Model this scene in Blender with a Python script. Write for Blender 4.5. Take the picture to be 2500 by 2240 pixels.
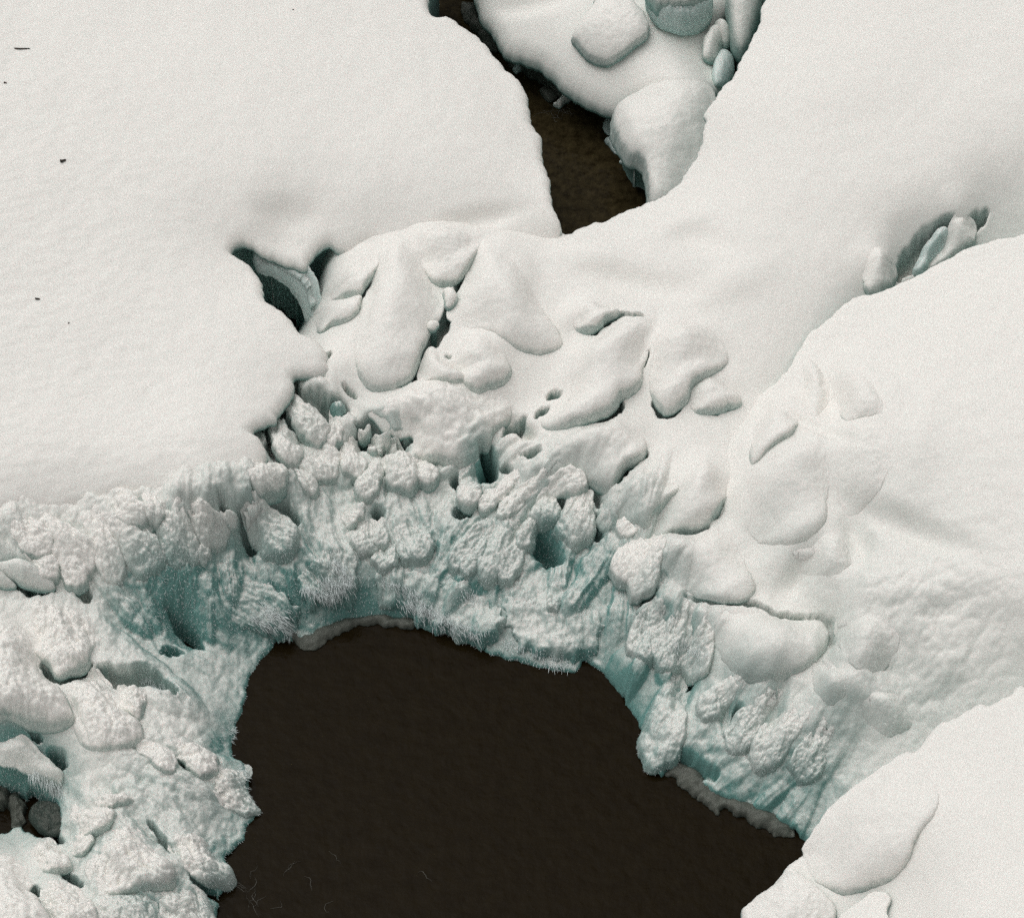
# Ice and snow over a dark stream, seen from above.  Heights in metres over the water (z = 0).
import bpy, math, random, time
import numpy as np
T0 = time.time()
rng = np.random.default_rng(7); random.seed(7)
S = bpy.context.scene
COL = S.collection
for o in list(bpy.data.objects): bpy.data.objects.remove(o)

# ---------------------------------------------------------------- camera, sky, sun, exposure
PITCH, DIST, WIDTH = math.radians(58), 46.0, 12.0
FWD = np.array([0, math.cos(PITCH), -math.sin(PITCH)]); UP = np.array([0, math.sin(PITCH), math.cos(PITCH)]); RT = np.array([1.0, 0, 0])
AIM = np.array([0, 0, 0.8]); CAM = AIM - FWD*DIST
cd = bpy.data.cameras.new('camera'); cam = bpy.data.objects.new('camera', cd); COL.objects.link(cam)
cam.location = CAM; cam.rotation_euler = (math.pi/2 - PITCH, 0, 0)
cd.sensor_fit = 'HORIZONTAL'; cd.sensor_width = 36; cd.lens = 18*DIST/(WIDTH/2); cd.clip_start = 1; cd.clip_end = 500
S.camera = cam

SUN_ELEV, SUN_AZ = math.radians(70), math.radians(-50)      # azimuth from +Y, towards -X
w = bpy.data.worlds.new("World"); S.world = w; w.use_nodes = True
nt = w.node_tree; bg = nt.nodes['Background']
sky = nt.nodes.new('ShaderNodeTexSky'); sky.sky_type = 'NISHITA'; sky.sun_disc = False
sky.sun_elevation = SUN_ELEV; sky.sun_rotation = SUN_AZ
sky.air_density = 1.0; sky.dust_density = 6.0; sky.ozone_density = 1.0
hs = nt.nodes.new('ShaderNodeHueSaturation'); hs.inputs['Saturation'].default_value = 0.0   # a grey overcast
nt.links.new(sky.outputs[0], hs.inputs['Color']); nt.links.new(hs.outputs[0], bg.inputs[0]); bg.inputs[1].default_value = 0.135
sl = bpy.data.lights.new('sun', 'SUN'); sl.energy = 0.6; sl.angle = math.radians(50); sl.color = (1.0, 0.955, 0.90)
so = bpy.data.objects.new('sun', sl); COL.objects.link(so)
so.rotation_euler = (math.pi/2 - SUN_ELEV, 0, math.pi - SUN_AZ*1.0)
from mathutils import Vector
sd = Vector((math.sin(SUN_AZ)*math.cos(SUN_ELEV), math.cos(SUN_AZ)*math.cos(SUN_ELEV), math.sin(SUN_ELEV)))
so.rotation_euler = sd.to_track_quat('Z', 'Y').to_euler()
S.view_settings.view_transform = 'Standard'; S.view_settings.look = 'None'
S.view_settings.gamma = 1; S.view_settings.use_curve_mapping = False
S.view_settings.exposure = -0.37
S.cycles.use_denoising = False
S.render.engine = 'CYCLES'; S.cycles.max_bounces = 8; S.cycles.diffuse_bounces = 6

# ---------------------------------------------------------------- numbers
CROP = {'V': (0, 0, 2031/2500), 1: (0, 0, 1.6248), 2: (1100, 0, 1.4507), 3: (500, 480, 2.2567), 4: (1200, 700, 2.2567),
        5: (0, 1100, 2.2567), 6: (0, 1500, 2.46), 7: (700, 1200, 2.031), 8: (1500, 1300, 1.936), 9: (0, 1150, 2.8886),
        10: (600, 900, 3.37), 11: (1100, 1000, 3.37), 12: (1750, 750, 2.696), 13: (1150, 0, 2.8886)}
def px(code, pts):
    "survey points, to photograph pixels"
    ox, oy, k = CROP[code]; a = np.array(pts, float); return np.stack([ox + a[:, 0]/k, oy + a[:, 1]/k], 1)
def at(P, z):
    "the point at height z that stands at survey pixel P (2500 wide)"
    P = np.atleast_2d(P); k = WIDTH/2500
    d = FWD*DIST + np.outer((P[:, 0]-1250)*k, RT) + np.outer((1120-P[:, 1])*k, UP)
    t = (z - CAM[2])/d[:, 2]
    return CAM + d*t[:, None]
def on(P, f, off=0.0):
    "the points of surface f that stand at survey pixels P"
    P = np.atleast_2d(P); z = np.full(len(P), 1.0)
    for i in range(60):
        q = at(P, z); z = z + 0.45*(f(q[:, 0], q[:, 1]) + off - z)
    return at(P, z)

PERM = rng.permutation(512).astype(np.int32); PERM = np.concatenate([PERM, PERM, PERM])
GX = np.cos(np.arange(512)*2.399963); GY = np.sin(np.arange(512)*2.399963)
def noise(x, y, seed=0):
    x = np.asarray(x, float) + seed*17.3; y = np.asarray(y, float) - seed*9.1
    xi = np.floor(x).astype(np.int32); yi = np.floor(y).astype(np.int32); fx = x-xi; fy = y-yi; xi &= 511; yi &= 511
    u = fx*fx*fx*(fx*(fx*6-15)+10); v = fy*fy*fy*(fy*(fy*6-15)+10)
    def g(dx, dy):
        h = PERM[PERM[(xi+dx) & 511] + ((yi+dy) & 511)] & 511
        return GX[h]*(fx-dx) + GY[h]*(fy-dy)
    a = g(0, 0); b = g(1, 0); c = g(0, 1); d = g(1, 1)
    return 1.5*((a*(1-u)+b*u)*(1-v) + (c*(1-u)+d*u)*v)
def fbm(x, y, n=4, seed=0):
    r = 0; a = 1.0; k = 1.0
    for i in range(n): r = r + a*noise(x*k, y*k, seed+i*3); a *= 0.5; k *= 2.03
    return r
def ridged(x, y, n=3, seed=0):
    r = 0; a = 1.0; k = 1.0
    for i in range(n): r = r + a*(1-2*np.abs(noise(x*k, y*k, seed+i*5))); a *= 0.5; k *= 2.1
    return r/1.75
def billow(x, y, n=3, seed=0):
    "cauliflower bumps: round heads, sharp creases"
    r = 0; a = 1.0; k = 1.0
    for i in range(n): r = r + a*(np.sqrt(np.abs(noise(x*k, y*k, seed+i*7))+0.003)-0.45); a *= 0.5; k *= 2.1
    return r
def smooth01(t): t = np.clip(t, 0, 1); return t*t*(3-2*t)

class Surface:
    "a smooth height over the plan through surveyed points (thin plate), with soft bumps, held on a plan grid"
    X0, Y0, H, NX, NY = -10.5, -10.5, 0.05, 421, 421
    def __init__(s, code, ctl, bumps=(), lam=0.002):
        c = np.array(ctl, float); P = px(code, c[:, :2]); Q = np.concatenate([at(p, z) for p, z in zip(P, c[:, 2])])
        n = len(Q); A = np.zeros((n+3, n+3))
        def U(r2): return 0.5*r2*np.log(r2+1e-9)
        D = (Q[:, None, 0]-Q[None, :, 0])**2 + (Q[:, None, 1]-Q[None, :, 1])**2
        A[:n, :n] = U(D) + np.eye(n)*lam; A[:n, n] = 1; A[:n, n+1:] = Q[:, :2]; A[n:, :n] = A[:n, n:].T
        wt = np.linalg.solve(A, np.concatenate([Q[:, 2], [0, 0, 0]]))
        gx = s.X0+np.arange(s.NX)*s.H; gy = s.Y0+np.arange(s.NY)*s.H; X, Y = np.meshgrid(gx, gy)
        Z = wt[n] + wt[n+1]*X + wt[n+2]*Y
        for i in range(n): Z += wt[i]*U((X-Q[i, 0])**2+(Y-Q[i, 1])**2)
        s.Z = np.clip(Z, -1.5, 4.5); s.X, s.Y = X, Y; s.fill = np.zeros_like(Z)
        for b in bumps: s.bump(code, *b)
    def bump(s, code, cx, cy, rx, ry, rot, h):
        q = on(px(code, [(cx, cy)]), s)[0]; k = WIDTH/2500/CROP[code][2]; a = math.radians(rot)
        dx = s.X-q[0]; dy = (s.Y-q[1])*0.85
        u = (dx*math.cos(a)-dy*math.sin(a))/(rx*k); v = (dx*math.sin(a)+dy*math.cos(a))/(ry*k)
        s.Z = s.Z + h*np.exp(-(u*u+v*v)**1.3)
    def full(s, x, y): return s(x, y) + s(x, y, s.fill)
    def fillet(s, L, h, down):
        "snow drifted softly against the uphill side of a body with outline L"
        x0, y0 = L.min(0)-0.5; x1, y1 = L.max(0)+0.5
        i0, j0 = int((x0-s.X0)/s.H), int((y0-s.Y0)/s.H); i1, j1 = int((x1-s.X0)/s.H)+1, int((y1-s.Y0)/s.H)+1
        if i0 < 0 or j0 < 0 or i1 >= s.NX or j1 >= s.NY: return
        X = s.X[j0:j1, i0:i1]; Y = s.Y[j0:j1, i0:i1]; c = L.mean(0)
        d = signed(L[::2], X.ravel(), Y.ravel())[0].reshape(X.shape)
        q = (L-c) @ down; g = smooth01(((X-c[0])*down[0]+(Y-c[1])*down[1]-q.min())/np.ptp(q)*1.5-0.1)
        s.fill[j0:j1, i0:i1] = np.maximum(s.fill[j0:j1, i0:i1], h*smooth01((d+0.28)/0.6)*(1-g))
    def __call__(s, x, y, Z=None):
        if Z is None: Z = s.Z
        u = np.clip((np.asarray(x)-s.X0)/s.H, 0, s.NX-1.001); v = np.clip((np.asarray(y)-s.Y0)/s.H, 0, s.NY-1.001)
        i = u.astype(int); j = v.astype(int); u = u-i; v = v-j
        return (Z[j, i]*(1-u)+Z[j, i+1]*u)*(1-v) + (Z[j+1, i]*(1-u)+Z[j+1, i+1]*u)*v

def outline(Q, step=0.03, jag=0.0, freq=8.0, seed=0, corner=False):
    "closed plan outline through Q (n,2): rounded, evenly stepped, roughened"
    n = len(Q); out = []
    for i in range(n):
        p0, p1, p2, p3 = Q[i-1], Q[i], Q[(i+1) % n], Q[(i+2) % n]
        m = max(2, int(np.linalg.norm(p2-p1)/step)); t = (np.arange(m)/m)[:, None]
        if corner: out.append(p1+(p2-p1)*t)
        else: out.append(0.5*((2*p1)+(p2-p0)*t+(2*p0-5*p1+4*p2-p3)*t*t+(3*p1-p0-3*p2+p3)*t**3))
    L = np.concatenate(out)
    if jag:
        tan = np.roll(L, -1, 0)-np.roll(L, 1, 0); tan /= np.linalg.norm(tan, axis=1)[:, None]+1e-9
        nr = np.stack([tan[:, 1], -tan[:, 0]], 1)
        L = L + nr*(jag*fbm(L[:, 0]*freq, L[:, 1]*freq, 4, seed)+0.30*jag*fbm(L[:, 0]*freq*7, L[:, 1]*freq*7, 2, seed+5))[:, None]
    return L
def signed(L, x, y):
    "distance inside (+) / outside (-) outline L, nearest outline point"
    a = L; b = np.roll(L, -1, 0); e = b-a; ee = (e*e).sum(1)+1e-12
    n = len(x); best = np.full(n, 1e9); bx = np.zeros(n); by = np.zeros(n); ins = np.zeros(n, bool)
    for i in range(len(L)):
        dx = x-a[i, 0]; dy = y-a[i, 1]; t = np.clip((dx*e[i, 0]+dy*e[i, 1])/ee[i], 0, 1)
        qx = a[i, 0]+t*e[i, 0]; qy = a[i, 1]+t*e[i, 1]; d = (x-qx)**2+(y-qy)**2; m = d < best
        best = np.where(m, d, best); bx = np.where(m, qx, bx); by = np.where(m, qy, by)
        if a[i, 1] != b[i, 1]:
            c = ((a[i, 1] > y) != (b[i, 1] > y)); xi = a[i, 0]+(y-a[i, 1])*e[i, 0]/e[i, 1]; ins ^= c & (x < xi)
    d = np.sqrt(best); return np.where(ins, d, -d), bx, by
def signed_fast(L, X, Y, h):
    "the same on a grid: coarse everywhere, exact near the edge"
    ny, nx = X.shape; k = 6
    cx = X[0, 0]+np.arange((nx-1)//k+2)*k*h; cy = Y[0, 0]+np.arange((ny-1)//k+2)*k*h*(Y[1, 0]-Y[0, 0])/h
    CX, CY = np.meshgrid(cx, cy); d, bx, by = signed(L, CX.ravel(), CY.ravel()); d = d.reshape(CX.shape)
    u = np.arange(nx)/k; v = np.arange(ny)/k; i = np.minimum(u.astype(int), len(cx)-2); j = np.minimum(v.astype(int), len(cy)-2)
    u = (u-i)[None, :]; v = (v-j)[:, None]
    D = (d[j][:, i]*(1-u)+d[j][:, i+1]*u)*(1-v)+(d[j+1][:, i]*(1-u)+d[j+1][:, i+1]*u)*v
    BX = np.zeros_like(D); BY = np.zeros_like(D)
    near = np.abs(D) < 3*k*h*1.0
    idx = np.nonzero(near.ravel())[0]; xs = X.ravel()[idx]; ys = Y.ravel()[idx]
    # exact distances in tiles, against the outline points near each tile
    tx = np.floor(xs/0.5).astype(int); ty = np.floor(ys/0.5).astype(int); key = tx*100003+ty
    order = np.argsort(key, kind='stable'); ks = key[order]; cut = np.nonzero(np.diff(ks))[0]+1
    a = L; b = np.roll(L, -1, 0); e = b-a; ee = (e*e).sum(1)+1e-12
    Df = D.ravel(); Bx = BX.ravel(); By = BY.ravel()
    for grp in np.split(order, cut):
        if not len(grp): continue
        x = xs[grp]; y = ys[grp]; cxm, cym = x.mean(), y.mean(); R = 0.45+5*k*h
        sel = np.nonzero((a[:, 0]-cxm)**2+(a[:, 1]-cym)**2 < (R+0.4)**2)[0]
        if not len(sel): continue
        dx = x[:, None]-a[sel, 0]; dy = y[:, None]-a[sel, 1]; t = np.clip((dx*e[sel, 0]+dy*e[sel, 1])/ee[sel], 0, 1)
        qx = a[sel, 0]+t*e[sel, 0]; qy = a[sel, 1]+t*e[sel, 1]; d2 = (x[:, None]-qx)**2+(y[:, None]-qy)**2
        m = d2.argmin(1); r = np.arange(len(m)); dd = np.sqrt(d2[r, m]); g = idx[grp]
        # side from the edge direction of the nearest piece is unsafe at corners: crossing count over all pieces in y
        Df[g] = dd; Bx[g] = qx[r, m]; By[g] = qy[r, m]
    # sides by scan-line crossing, exact
    ins = np.zeros(D.shape, bool); yrow = Y[:, 0]; x0 = X[0, 0]
    for i in range(len(L)):
        lo, hi = min(a[i, 1], b[i, 1]), max(a[i, 1], b[i, 1])
        if lo == hi: continue
        j0 = np.searchsorted(yrow, lo, 'left'); j1 = np.searchsorted(yrow, hi, 'left')
        for j in range(j0, j1):
            xc = a[i, 0]+(yrow[j]-a[i, 1])*e[i, 0]/e[i, 1]; kk = int(math.ceil((xc-x0)/h)); 
            if kk > 0: ins[j, :kk] ^= True
    Df = Df.reshape(D.shape); return np.where(ins, np.abs(Df), -np.abs(Df)), Bx.reshape(D.shape), By.reshape(D.shape)

def mesh_object(name, V, F, mat, parent=None, icy=None):
    me = bpy.data.meshes.new(name); V = np.ascontiguousarray(V, np.float32); F = np.ascontiguousarray(F, np.int32)
    n = F.shape[1]
    me.vertices.add(len(V)); me.vertices.foreach_set('co', V.ravel())
    me.loops.add(F.size); me.loops.foreach_set('vertex_index', F.ravel())
    me.polygons.add(len(F)); me.polygons.foreach_set('loop_start', np.arange(0, F.size, n, dtype=np.int32))
    me.polygons.foreach_set('loop_total', np.full(len(F), n, np.int32))
    me.polygons.foreach_set('use_smooth', np.ones(len(F), bool))
    me.update(calc_edges=True); me.validate()
    me.materials.append(mat)
    if icy is not None: me.attributes.new('icy', 'FLOAT', 'POINT').data.foreach_set('value', np.ascontiguousarray(icy, np.float32))
    o = bpy.data.objects.new(name, me); COL.objects.link(o); o.parent = parent
    return o
NTRI = [0]
def solid(name, L, top, h, skirt, mat, inflate=None, parent=None, icy=None):
    """a body with plan outline L: upper face z = top(x, y, d, u) on a grid of step h, then rings (inset, drop) down and under it.
    d = distance in from the outline, u = 0..1 swelling (soap-film height) when inflate is set"""
    x0, y0 = L.min(0)-2*h; x1, y1 = L.max(0)+2*h
    X, Y = np.meshgrid(np.arange(x0, x1, h), np.arange(y0, y1, h))
    if X.size < 6000:
        d, bx, by = signed(L, X.ravel(), Y.ravel()); D = d.reshape(X.shape); BX = bx.reshape(X.shape); BY = by.reshape(X.shape)
    else: D, BX, BY = signed_fast(L, X, Y, h)
    inside = D > 0.3*h
    c = inside[:-1, :-1] | inside[1:, :-1] | inside[:-1, 1:] | inside[1:, 1:]
    used = np.zeros(D.shape, bool); used[:-1, :-1] |= c; used[1:, :-1] |= c; used[:-1, 1:] |= c; used[1:, 1:] |= c
    rim = used & ~inside
    X = np.where(rim, BX, X); Y = np.where(rim, BY, Y); D = np.where(rim, 0, D)
    U = None
    if inflate:
        U = np.zeros(D.shape); m = inside; n = inflate
        st = 1
        U = np.where(m, D*1.0, 0)
        Sc = h*h*0.5
        for it in range(n):
            A = U.copy(); A[1:-1, 1:-1] = 0.25*(U[2:, 1:-1]+U[:-2, 1:-1]+U[1:-1, 2:]+U[1:-1, :-2])+Sc
            U = np.where(m, A, 0)
        U = np.sqrt(U/max(U.max(), 1e-9))
    ids = -np.ones(D.shape, int); ids[used] = np.arange(used.sum())
    xs = X[used]; ys = Y[used]; zs = top(xs, ys, np.maximum(D[used], 0), None if U is None else U[used])
    V = np.stack([xs, ys, zs], 1)
    j, i = np.nonzero(c); F = np.stack([ids[j, i], ids[j, i+1], ids[j+1, i+1], ids[j+1, i]], 1)
    if skirt:
        E = np.concatenate([F[:, [0, 1]], F[:, [1, 2]], F[:, [2, 3]], F[:, [3, 0]]])
        N = len(V); k1 = E[:, 0].astype(np.int64)*N+E[:, 1]; k2 = E[:, 1].astype(np.int64)*N+E[:, 0]
        B = E[~np.isin(k1, k2)]
        bid = np.unique(B); loc = -np.ones(N, int); loc[bid] = np.arange(len(bid))
        nr = np.zeros((len(bid), 2)); ev = V[B[:, 1], :2]-V[B[:, 0], :2]; en = np.stack([ev[:, 1], -ev[:, 0]], 1)
        np.add.at(nr, loc[B[:, 0]], en); np.add.at(nr, loc[B[:, 1]], en)
        for _ in range(3):
            acc = nr.copy(); np.add.at(acc, loc[B[:, 0]], nr[loc[B[:, 1]]]); np.add.at(acc, loc[B[:, 1]], nr[loc[B[:, 0]]])
            nr = acc/(np.linalg.norm(acc, axis=1)[:, None]+1e-9)
        allV = [V]; prev = bid; base = N; FS = [F]
        for inset, drop in skirt:
            q = V[bid].copy(); q[:, :2] -= nr*inset; q[:, 2] -= drop
            allV.append(q); new = base+np.arange(len(bid)); base += len(bid)
            FS.append(np.stack([B[:, 1], B[:, 0], new[loc[B[:, 0]]], new[loc[B[:, 1]]]], 1) if prev is bid else
                      np.stack([prev[loc[B[:, 1]]], prev[loc[B[:, 0]]], new[loc[B[:, 0]]], new[loc[B[:, 1]]]], 1))
            prev = new
        V = np.concatenate(allV); F = np.concatenate(FS)
    NTRI[0] += 2*len(F)
    return mesh_object(name, V, F, mat, parent, None if icy is None else icy(V[:, 0], V[:, 1]))
def tag(o, label, cat, group=None):
    o['label'] = label; o['category'] = cat
    if group: o['group'] = group
    return o
# ---------------------------------------------------------------- materials
def new_mat(name):
    m = bpy.data.materials.new(name); m.use_nodes = True; t = m.node_tree; return m, t, t.nodes['Principled BSDF']
def N(t, kind, **kw):
    n = t.nodes.new(kind)
    for k, v in kw.items():
        if k in n.inputs.keys(): n.inputs[k].default_value = v
        else: setattr(n, k, v)
    return n
def frozen(name, snow, ice, grain=0.18, bump=0.4, fine=80.0, rough=0.75, sss=0.55):
    """snow over ice: the mesh attribute 'icy' says how bare of snow a spot is (splashed wall 1, snow field 0);
    steep faces hold less snow than flat ones, and faces that lean over hold none"""
    m, t, b = new_mat(name); L = t.links.new
    co = N(t, 'ShaderNodeTexCoord'); geo = N(t, 'ShaderNodeNewGeometry'); sp = N(t, 'ShaderNodeSeparateXYZ'); L(geo.outputs['Normal'], sp.inputs[0])
    at_ = N(t, 'ShaderNodeAttribute', attribute_name='icy')
    def math_(op, a, b_, c=None):
        n = N(t, 'ShaderNodeMath', operation=op)
        for i, v in enumerate((a, b_, c)):
            if v is None: continue
            if isinstance(v, (int, float)): n.inputs[i].default_value = v
            else: L(v, n.inputs[i])
        return n.outputs[0]
    def rng_(v, a, b_, c, d):
        n = N(t, 'ShaderNodeMapRange'); L(v, n.inputs[0])
        for i, q in enumerate((a, b_, c, d)): n.inputs[i+1].default_value = q
        return n.outputs[0]
    n1 = N(t, 'ShaderNodeTexNoise', Scale=2.5, Detail=5.0, Roughness=0.6); L(co.outputs['Object'], n1.inputs['Vector'])
    n2 = N(t, 'ShaderNodeTexNoise', Scale=fine, Detail=2.0); L(co.outputs['Object'], n2.inputs['Vector'])
    n3 = N(t, 'ShaderNodeTexNoise', Scale=14.0, Detail=6.0, Roughness=0.7); L(co.outputs['Object'], n3.inputs['Vector'])
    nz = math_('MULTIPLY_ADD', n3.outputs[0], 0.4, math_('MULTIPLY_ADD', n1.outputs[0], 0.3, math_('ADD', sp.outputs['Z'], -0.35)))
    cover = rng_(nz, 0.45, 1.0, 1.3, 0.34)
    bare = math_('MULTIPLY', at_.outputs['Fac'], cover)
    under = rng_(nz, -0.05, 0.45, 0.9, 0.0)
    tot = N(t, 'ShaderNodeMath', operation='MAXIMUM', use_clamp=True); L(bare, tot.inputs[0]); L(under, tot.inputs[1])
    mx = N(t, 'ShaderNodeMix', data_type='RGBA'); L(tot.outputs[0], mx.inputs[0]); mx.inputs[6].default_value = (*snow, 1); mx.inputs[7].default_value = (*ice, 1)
    gr = rng_(n2.outputs[0], 0.25, 0.75, 1-grain, 1+grain*0.6)          # crystal grain
    mg = N(t, 'ShaderNodeVectorMath', operation='SCALE'); L(mx.outputs[2], mg.inputs[0]); L(gr, mg.inputs['Scale'])
    L(mg.outputs[0], b.inputs['Base Color'])
    b.inputs['Roughness'].default_value = rough; b.inputs['Specular IOR Level'].default_value = 0.25
    L(rng_(at_.outputs['Fac'], 0.0, 0.8, 0.15, sss), b.inputs['Subsurface Weight']); b.inputs['Subsurface Radius'].default_value = (0.055, 0.075, 0.075); b.inputs['Subsurface Scale'].default_value = 0.7
    bu = N(t, 'ShaderNodeBump', Strength=bump, Distance=0.012); L(n2.outputs[0], bu.inputs['Height'])
    n4 = N(t, 'ShaderNodeTexNoise', Scale=24.0, Detail=4.0, Roughness=0.6); L(co.outputs['Object'], n4.inputs['Vector'])
    ic = math_('MULTIPLY', n4.outputs[0], rng_(at_.outputs['Fac'], 0.0, 1.0, 0.25, 1.6))
    b2 = N(t, 'ShaderNodeBump', Strength=bump, Distance=0.02); L(ic, b2.inputs['Height']); L(b2.outputs[0], bu.inputs['Normal'])
    L(bu.outputs[0], b.inputs['Normal'])
    return m
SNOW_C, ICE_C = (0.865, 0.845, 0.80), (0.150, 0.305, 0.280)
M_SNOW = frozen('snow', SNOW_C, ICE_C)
M_LUMP = M_FROST = M_SNOW
M_PALE = frozen('pale_ice', (0.82, 0.83, 0.80), (0.42, 0.60, 0.57), bump=0.5)
M_ICE = frozen('bare_ice', (0.56, 0.64, 0.62), (0.22, 0.36, 0.35), grain=0.12, bump=0.6, rough=0.5)
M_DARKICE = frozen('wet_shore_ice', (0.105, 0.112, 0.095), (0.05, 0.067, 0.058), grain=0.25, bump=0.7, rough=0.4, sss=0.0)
m, t, b = new_mat('dark_water'); M_WATER = m; L = t.links.new
co = N(t, 'ShaderNodeTexCoord'); n1 = N(t, 'ShaderNodeTexNoise', Scale=5.0, Detail=6.0, Roughness=0.65); L(co.outputs['Object'], n1.inputs['Vector'])
cr = N(t, 'ShaderNodeValToRGB'); L(n1.outputs[0], cr.inputs[0]); cr.color_ramp.elements[0].position = 0.35; cr.color_ramp.elements[1].position = 0.7
cr.color_ramp.elements[0].color = (0.0090, 0.0058, 0.0020, 1); cr.color_ramp.elements[1].color = (0.0130, 0.0090, 0.0036, 1)
sx = N(t, 'ShaderNodeSeparateXYZ'); L(co.outputs['Object'], sx.inputs[0]); sh = N(t, 'ShaderNodeMapRange'); L(sx.outputs['Y'], sh.inputs[0])
sh.inputs[1].default_value = 1.5; sh.inputs[2].default_value = 4.0; sh.inputs[3].default_value = 0.0; sh.inputs[4].default_value = 1.0      # shallower upstream: the bed shows
nb = N(t, 'ShaderNodeTexNoise', Scale=9.0, Detail=6.0, Roughness=0.7); L(co.outputs['Object'], nb.inputs['Vector']); cb = N(t, 'ShaderNodeValToRGB'); L(nb.outputs[0], cb.inputs[0])
cb.color_ramp.elements[0].position = 0.35; cb.color_ramp.elements[1].position = 0.72; cb.color_ramp.elements[0].color = (0.012, 0.0085, 0.0035, 1); cb.color_ramp.elements[1].color = (0.055, 0.042, 0.020, 1)
mw = N(t, 'ShaderNodeMix', data_type='RGBA'); L(sh.outputs[0], mw.inputs[0]); L(cr.outputs[0], mw.inputs[6]); L(cb.outputs[0], mw.inputs[7])
L(mw.outputs[2], b.inputs['Base Color']); b.inputs['Roughness'].default_value = 0.15; b.inputs['IOR'].default_value = 1.33; b.inputs['Specular IOR Level'].default_value = 0.06
bu = N(t, 'ShaderNodeBump', Strength=0.25, Distance=0.03); n2 = N(t, 'ShaderNodeTexNoise', Scale=7.0, Detail=4.0); L(co.outputs['Object'], n2.inputs['Vector']); L(n2.outputs[0], bu.inputs['Height']); L(bu.outputs[0], b.inputs['Normal'])

# ---------------------------------------------------------------- heights of the ground
POOL = [(560,1265),(600,1272),(640,1260),(680,1235),(720,1228),(800,1228),(830,1240),(870,1256),(940,1268),(965,1292),(1000,1305),(1060,1318),(1140,1332),(1160,1310),(1200,1332)]
POOL_R = [(1200,1332),(1230,1372),(1258,1420),(1275,1460),(1285,1510),(1310,1542),(1330,1525),(1365,1530),(1400,1570),(1440,1585),(1500,1610),(1560,1640),(1600,1670)]
POOL_L = [(425,1822),(442,1770),(466,1732),(447,1702),(470,1682),(490,1645),(512,1605),(495,1570),(495,1532),(480,1510),(456,1490),(470,1440),(485,1390),(492,1350),(510,1320),(530,1292)]
ctl_main = [(-250,900,1.3),(0,1015,1.66),(250,988,1.65),(420,992,1.6),(500,965,1.55),(0,900,1.25),(150,880,1.25),(300,880,1.25),(430,880,1.25),(0,1165,1.15),(200,1165,0.95),(400,1140,0.85),(350,1225,0.55),(330,1330,0.5),(100,1230,0.9),
 (60,1330,1.0),(0,1450,1.05),(-200,1400,1.3),(200,1420,0.85),(230,1490,0.75),(400,1450,0.4),(300,1520,0.62),(430,1560,0.28),(330,1580,0.55),(250,1650,0.5),(300,1720,0.5),(400,1740,0.3),
 (30,1560,0.22),(50,1600,0.12),(0,1620,0.10),(60,1640,0.14),(110,1630,0.22),(50,1700,0.3),(0,1800,0.7),(-200,1800,1.0),(120,1790,0.6),(250,1800,0.55),(380,1800,0.3),(-150,1600,0.5),
 (470,1230,0.35),(540,1190,0.4),(450,1100,0.8),(560,1060,0.95),(600,1180,0.45),(640,1130,0.6),(700,1170,0.4),
 (560,900,1.35),(600,800,1.42),(650,720,1.5),(520,780,1.2),(470,700,1.0),(420,560,0.9),
 (620,640,0.9),(560,570,0.5),(590,620,-0.1),(520,540,0.5),(540,500,0.75),(600,500,0.85),(640,540,1.1),(560,640,-0.1),(480,520,0.5),(500,620,-0.05),
 (700,520,1.5),(760,500,1.62),(850,470,1.7),(900,380,1.45),(600,390,1.2),(1000,470,1.68),(1112,462,1.5),(1060,420,1.3),
 (760,620,1.55),(800,700,1.45),(750,770,1.35),(950,600,1.6),(1000,700,1.5),(900,760,1.35),(1050,560,1.62),(880,560,1.5),(1100,650,1.5),(1050,780,1.25),(960,830,1.12),(850,850,1.1),(700,820,1.15),
 (640,900,1.05),(760,920,0.95),(880,920,0.92),(960,940,0.8),(1060,900,1.1),(1150,850,1.3),(1250,720,1.5),(1200,780,1.4),(1300,850,1.32),(1200,930,1.1),(1350,950,1.25),(1400,800,1.4),(1280,1000,1.08),
 (700,1000,0.8),(800,1030,0.72),(900,1040,0.72),(620,1020,0.9),(750,1110,0.52),(850,1110,0.52),(950,1120,0.55),(1060,1060,0.62),(1100,1130,0.42),(1180,1040,0.8),(1200,1130,0.6),(1250,1180,0.5),
 (900,1180,0.35),(1000,1210,0.3),(1100,1220,0.3),(1180,1230,0.35),(1240,1290,0.25),(830,1180,0.25),(760,1180,0.28),
 (1300,1150,0.75),(1380,1100,0.9),(1500,1000,1.1),
 (1160,445,1.5),(1250,410,1.45),(1310,385,1.5),(1370,325,1.6),(1400,215,1.8),(1475,100,1.9),(1515,0,2.0),(1530,-200,2.2),
 (1200,520,1.62),(1300,480,1.65),(1250,600,1.6),(1350,600,1.6),(1450,500,1.75),(1450,650,1.55),(1550,600,1.6),(1500,700,1.45),
 (1600,450,1.8),(1700,300,2.1),(1700,150,2.3),(1650,0,2.3),(2000,0,2.75),(2300,-100,3.2),(1850,200,2.35),(2000,300,2.3),(1900,350,2.1),(2300,300,2.6),
 (1700,480,1.75),(1800,420,1.87),(1900,410,1.9),(1650,560,1.6),(1740,520,1.62),(1785,520,1.42),(1840,480,1.55),(1950,430,1.72),(2050,400,1.95),(1800,560,1.25),(1900,520,1.3),(1750,600,1.25),(1640,640,1.4),
 (1700,800,0.9),(2000,600,1.2),(2300,600,1.6),(1900,900,0.8),(1560,800,1.2),(1600,1000,0.8),(1450,1250,0.4),(1300,1420,-0.1)]
ctl_main += [(x, y, 0.03) for x, y in POOL + POOL_L[1:]]
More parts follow.
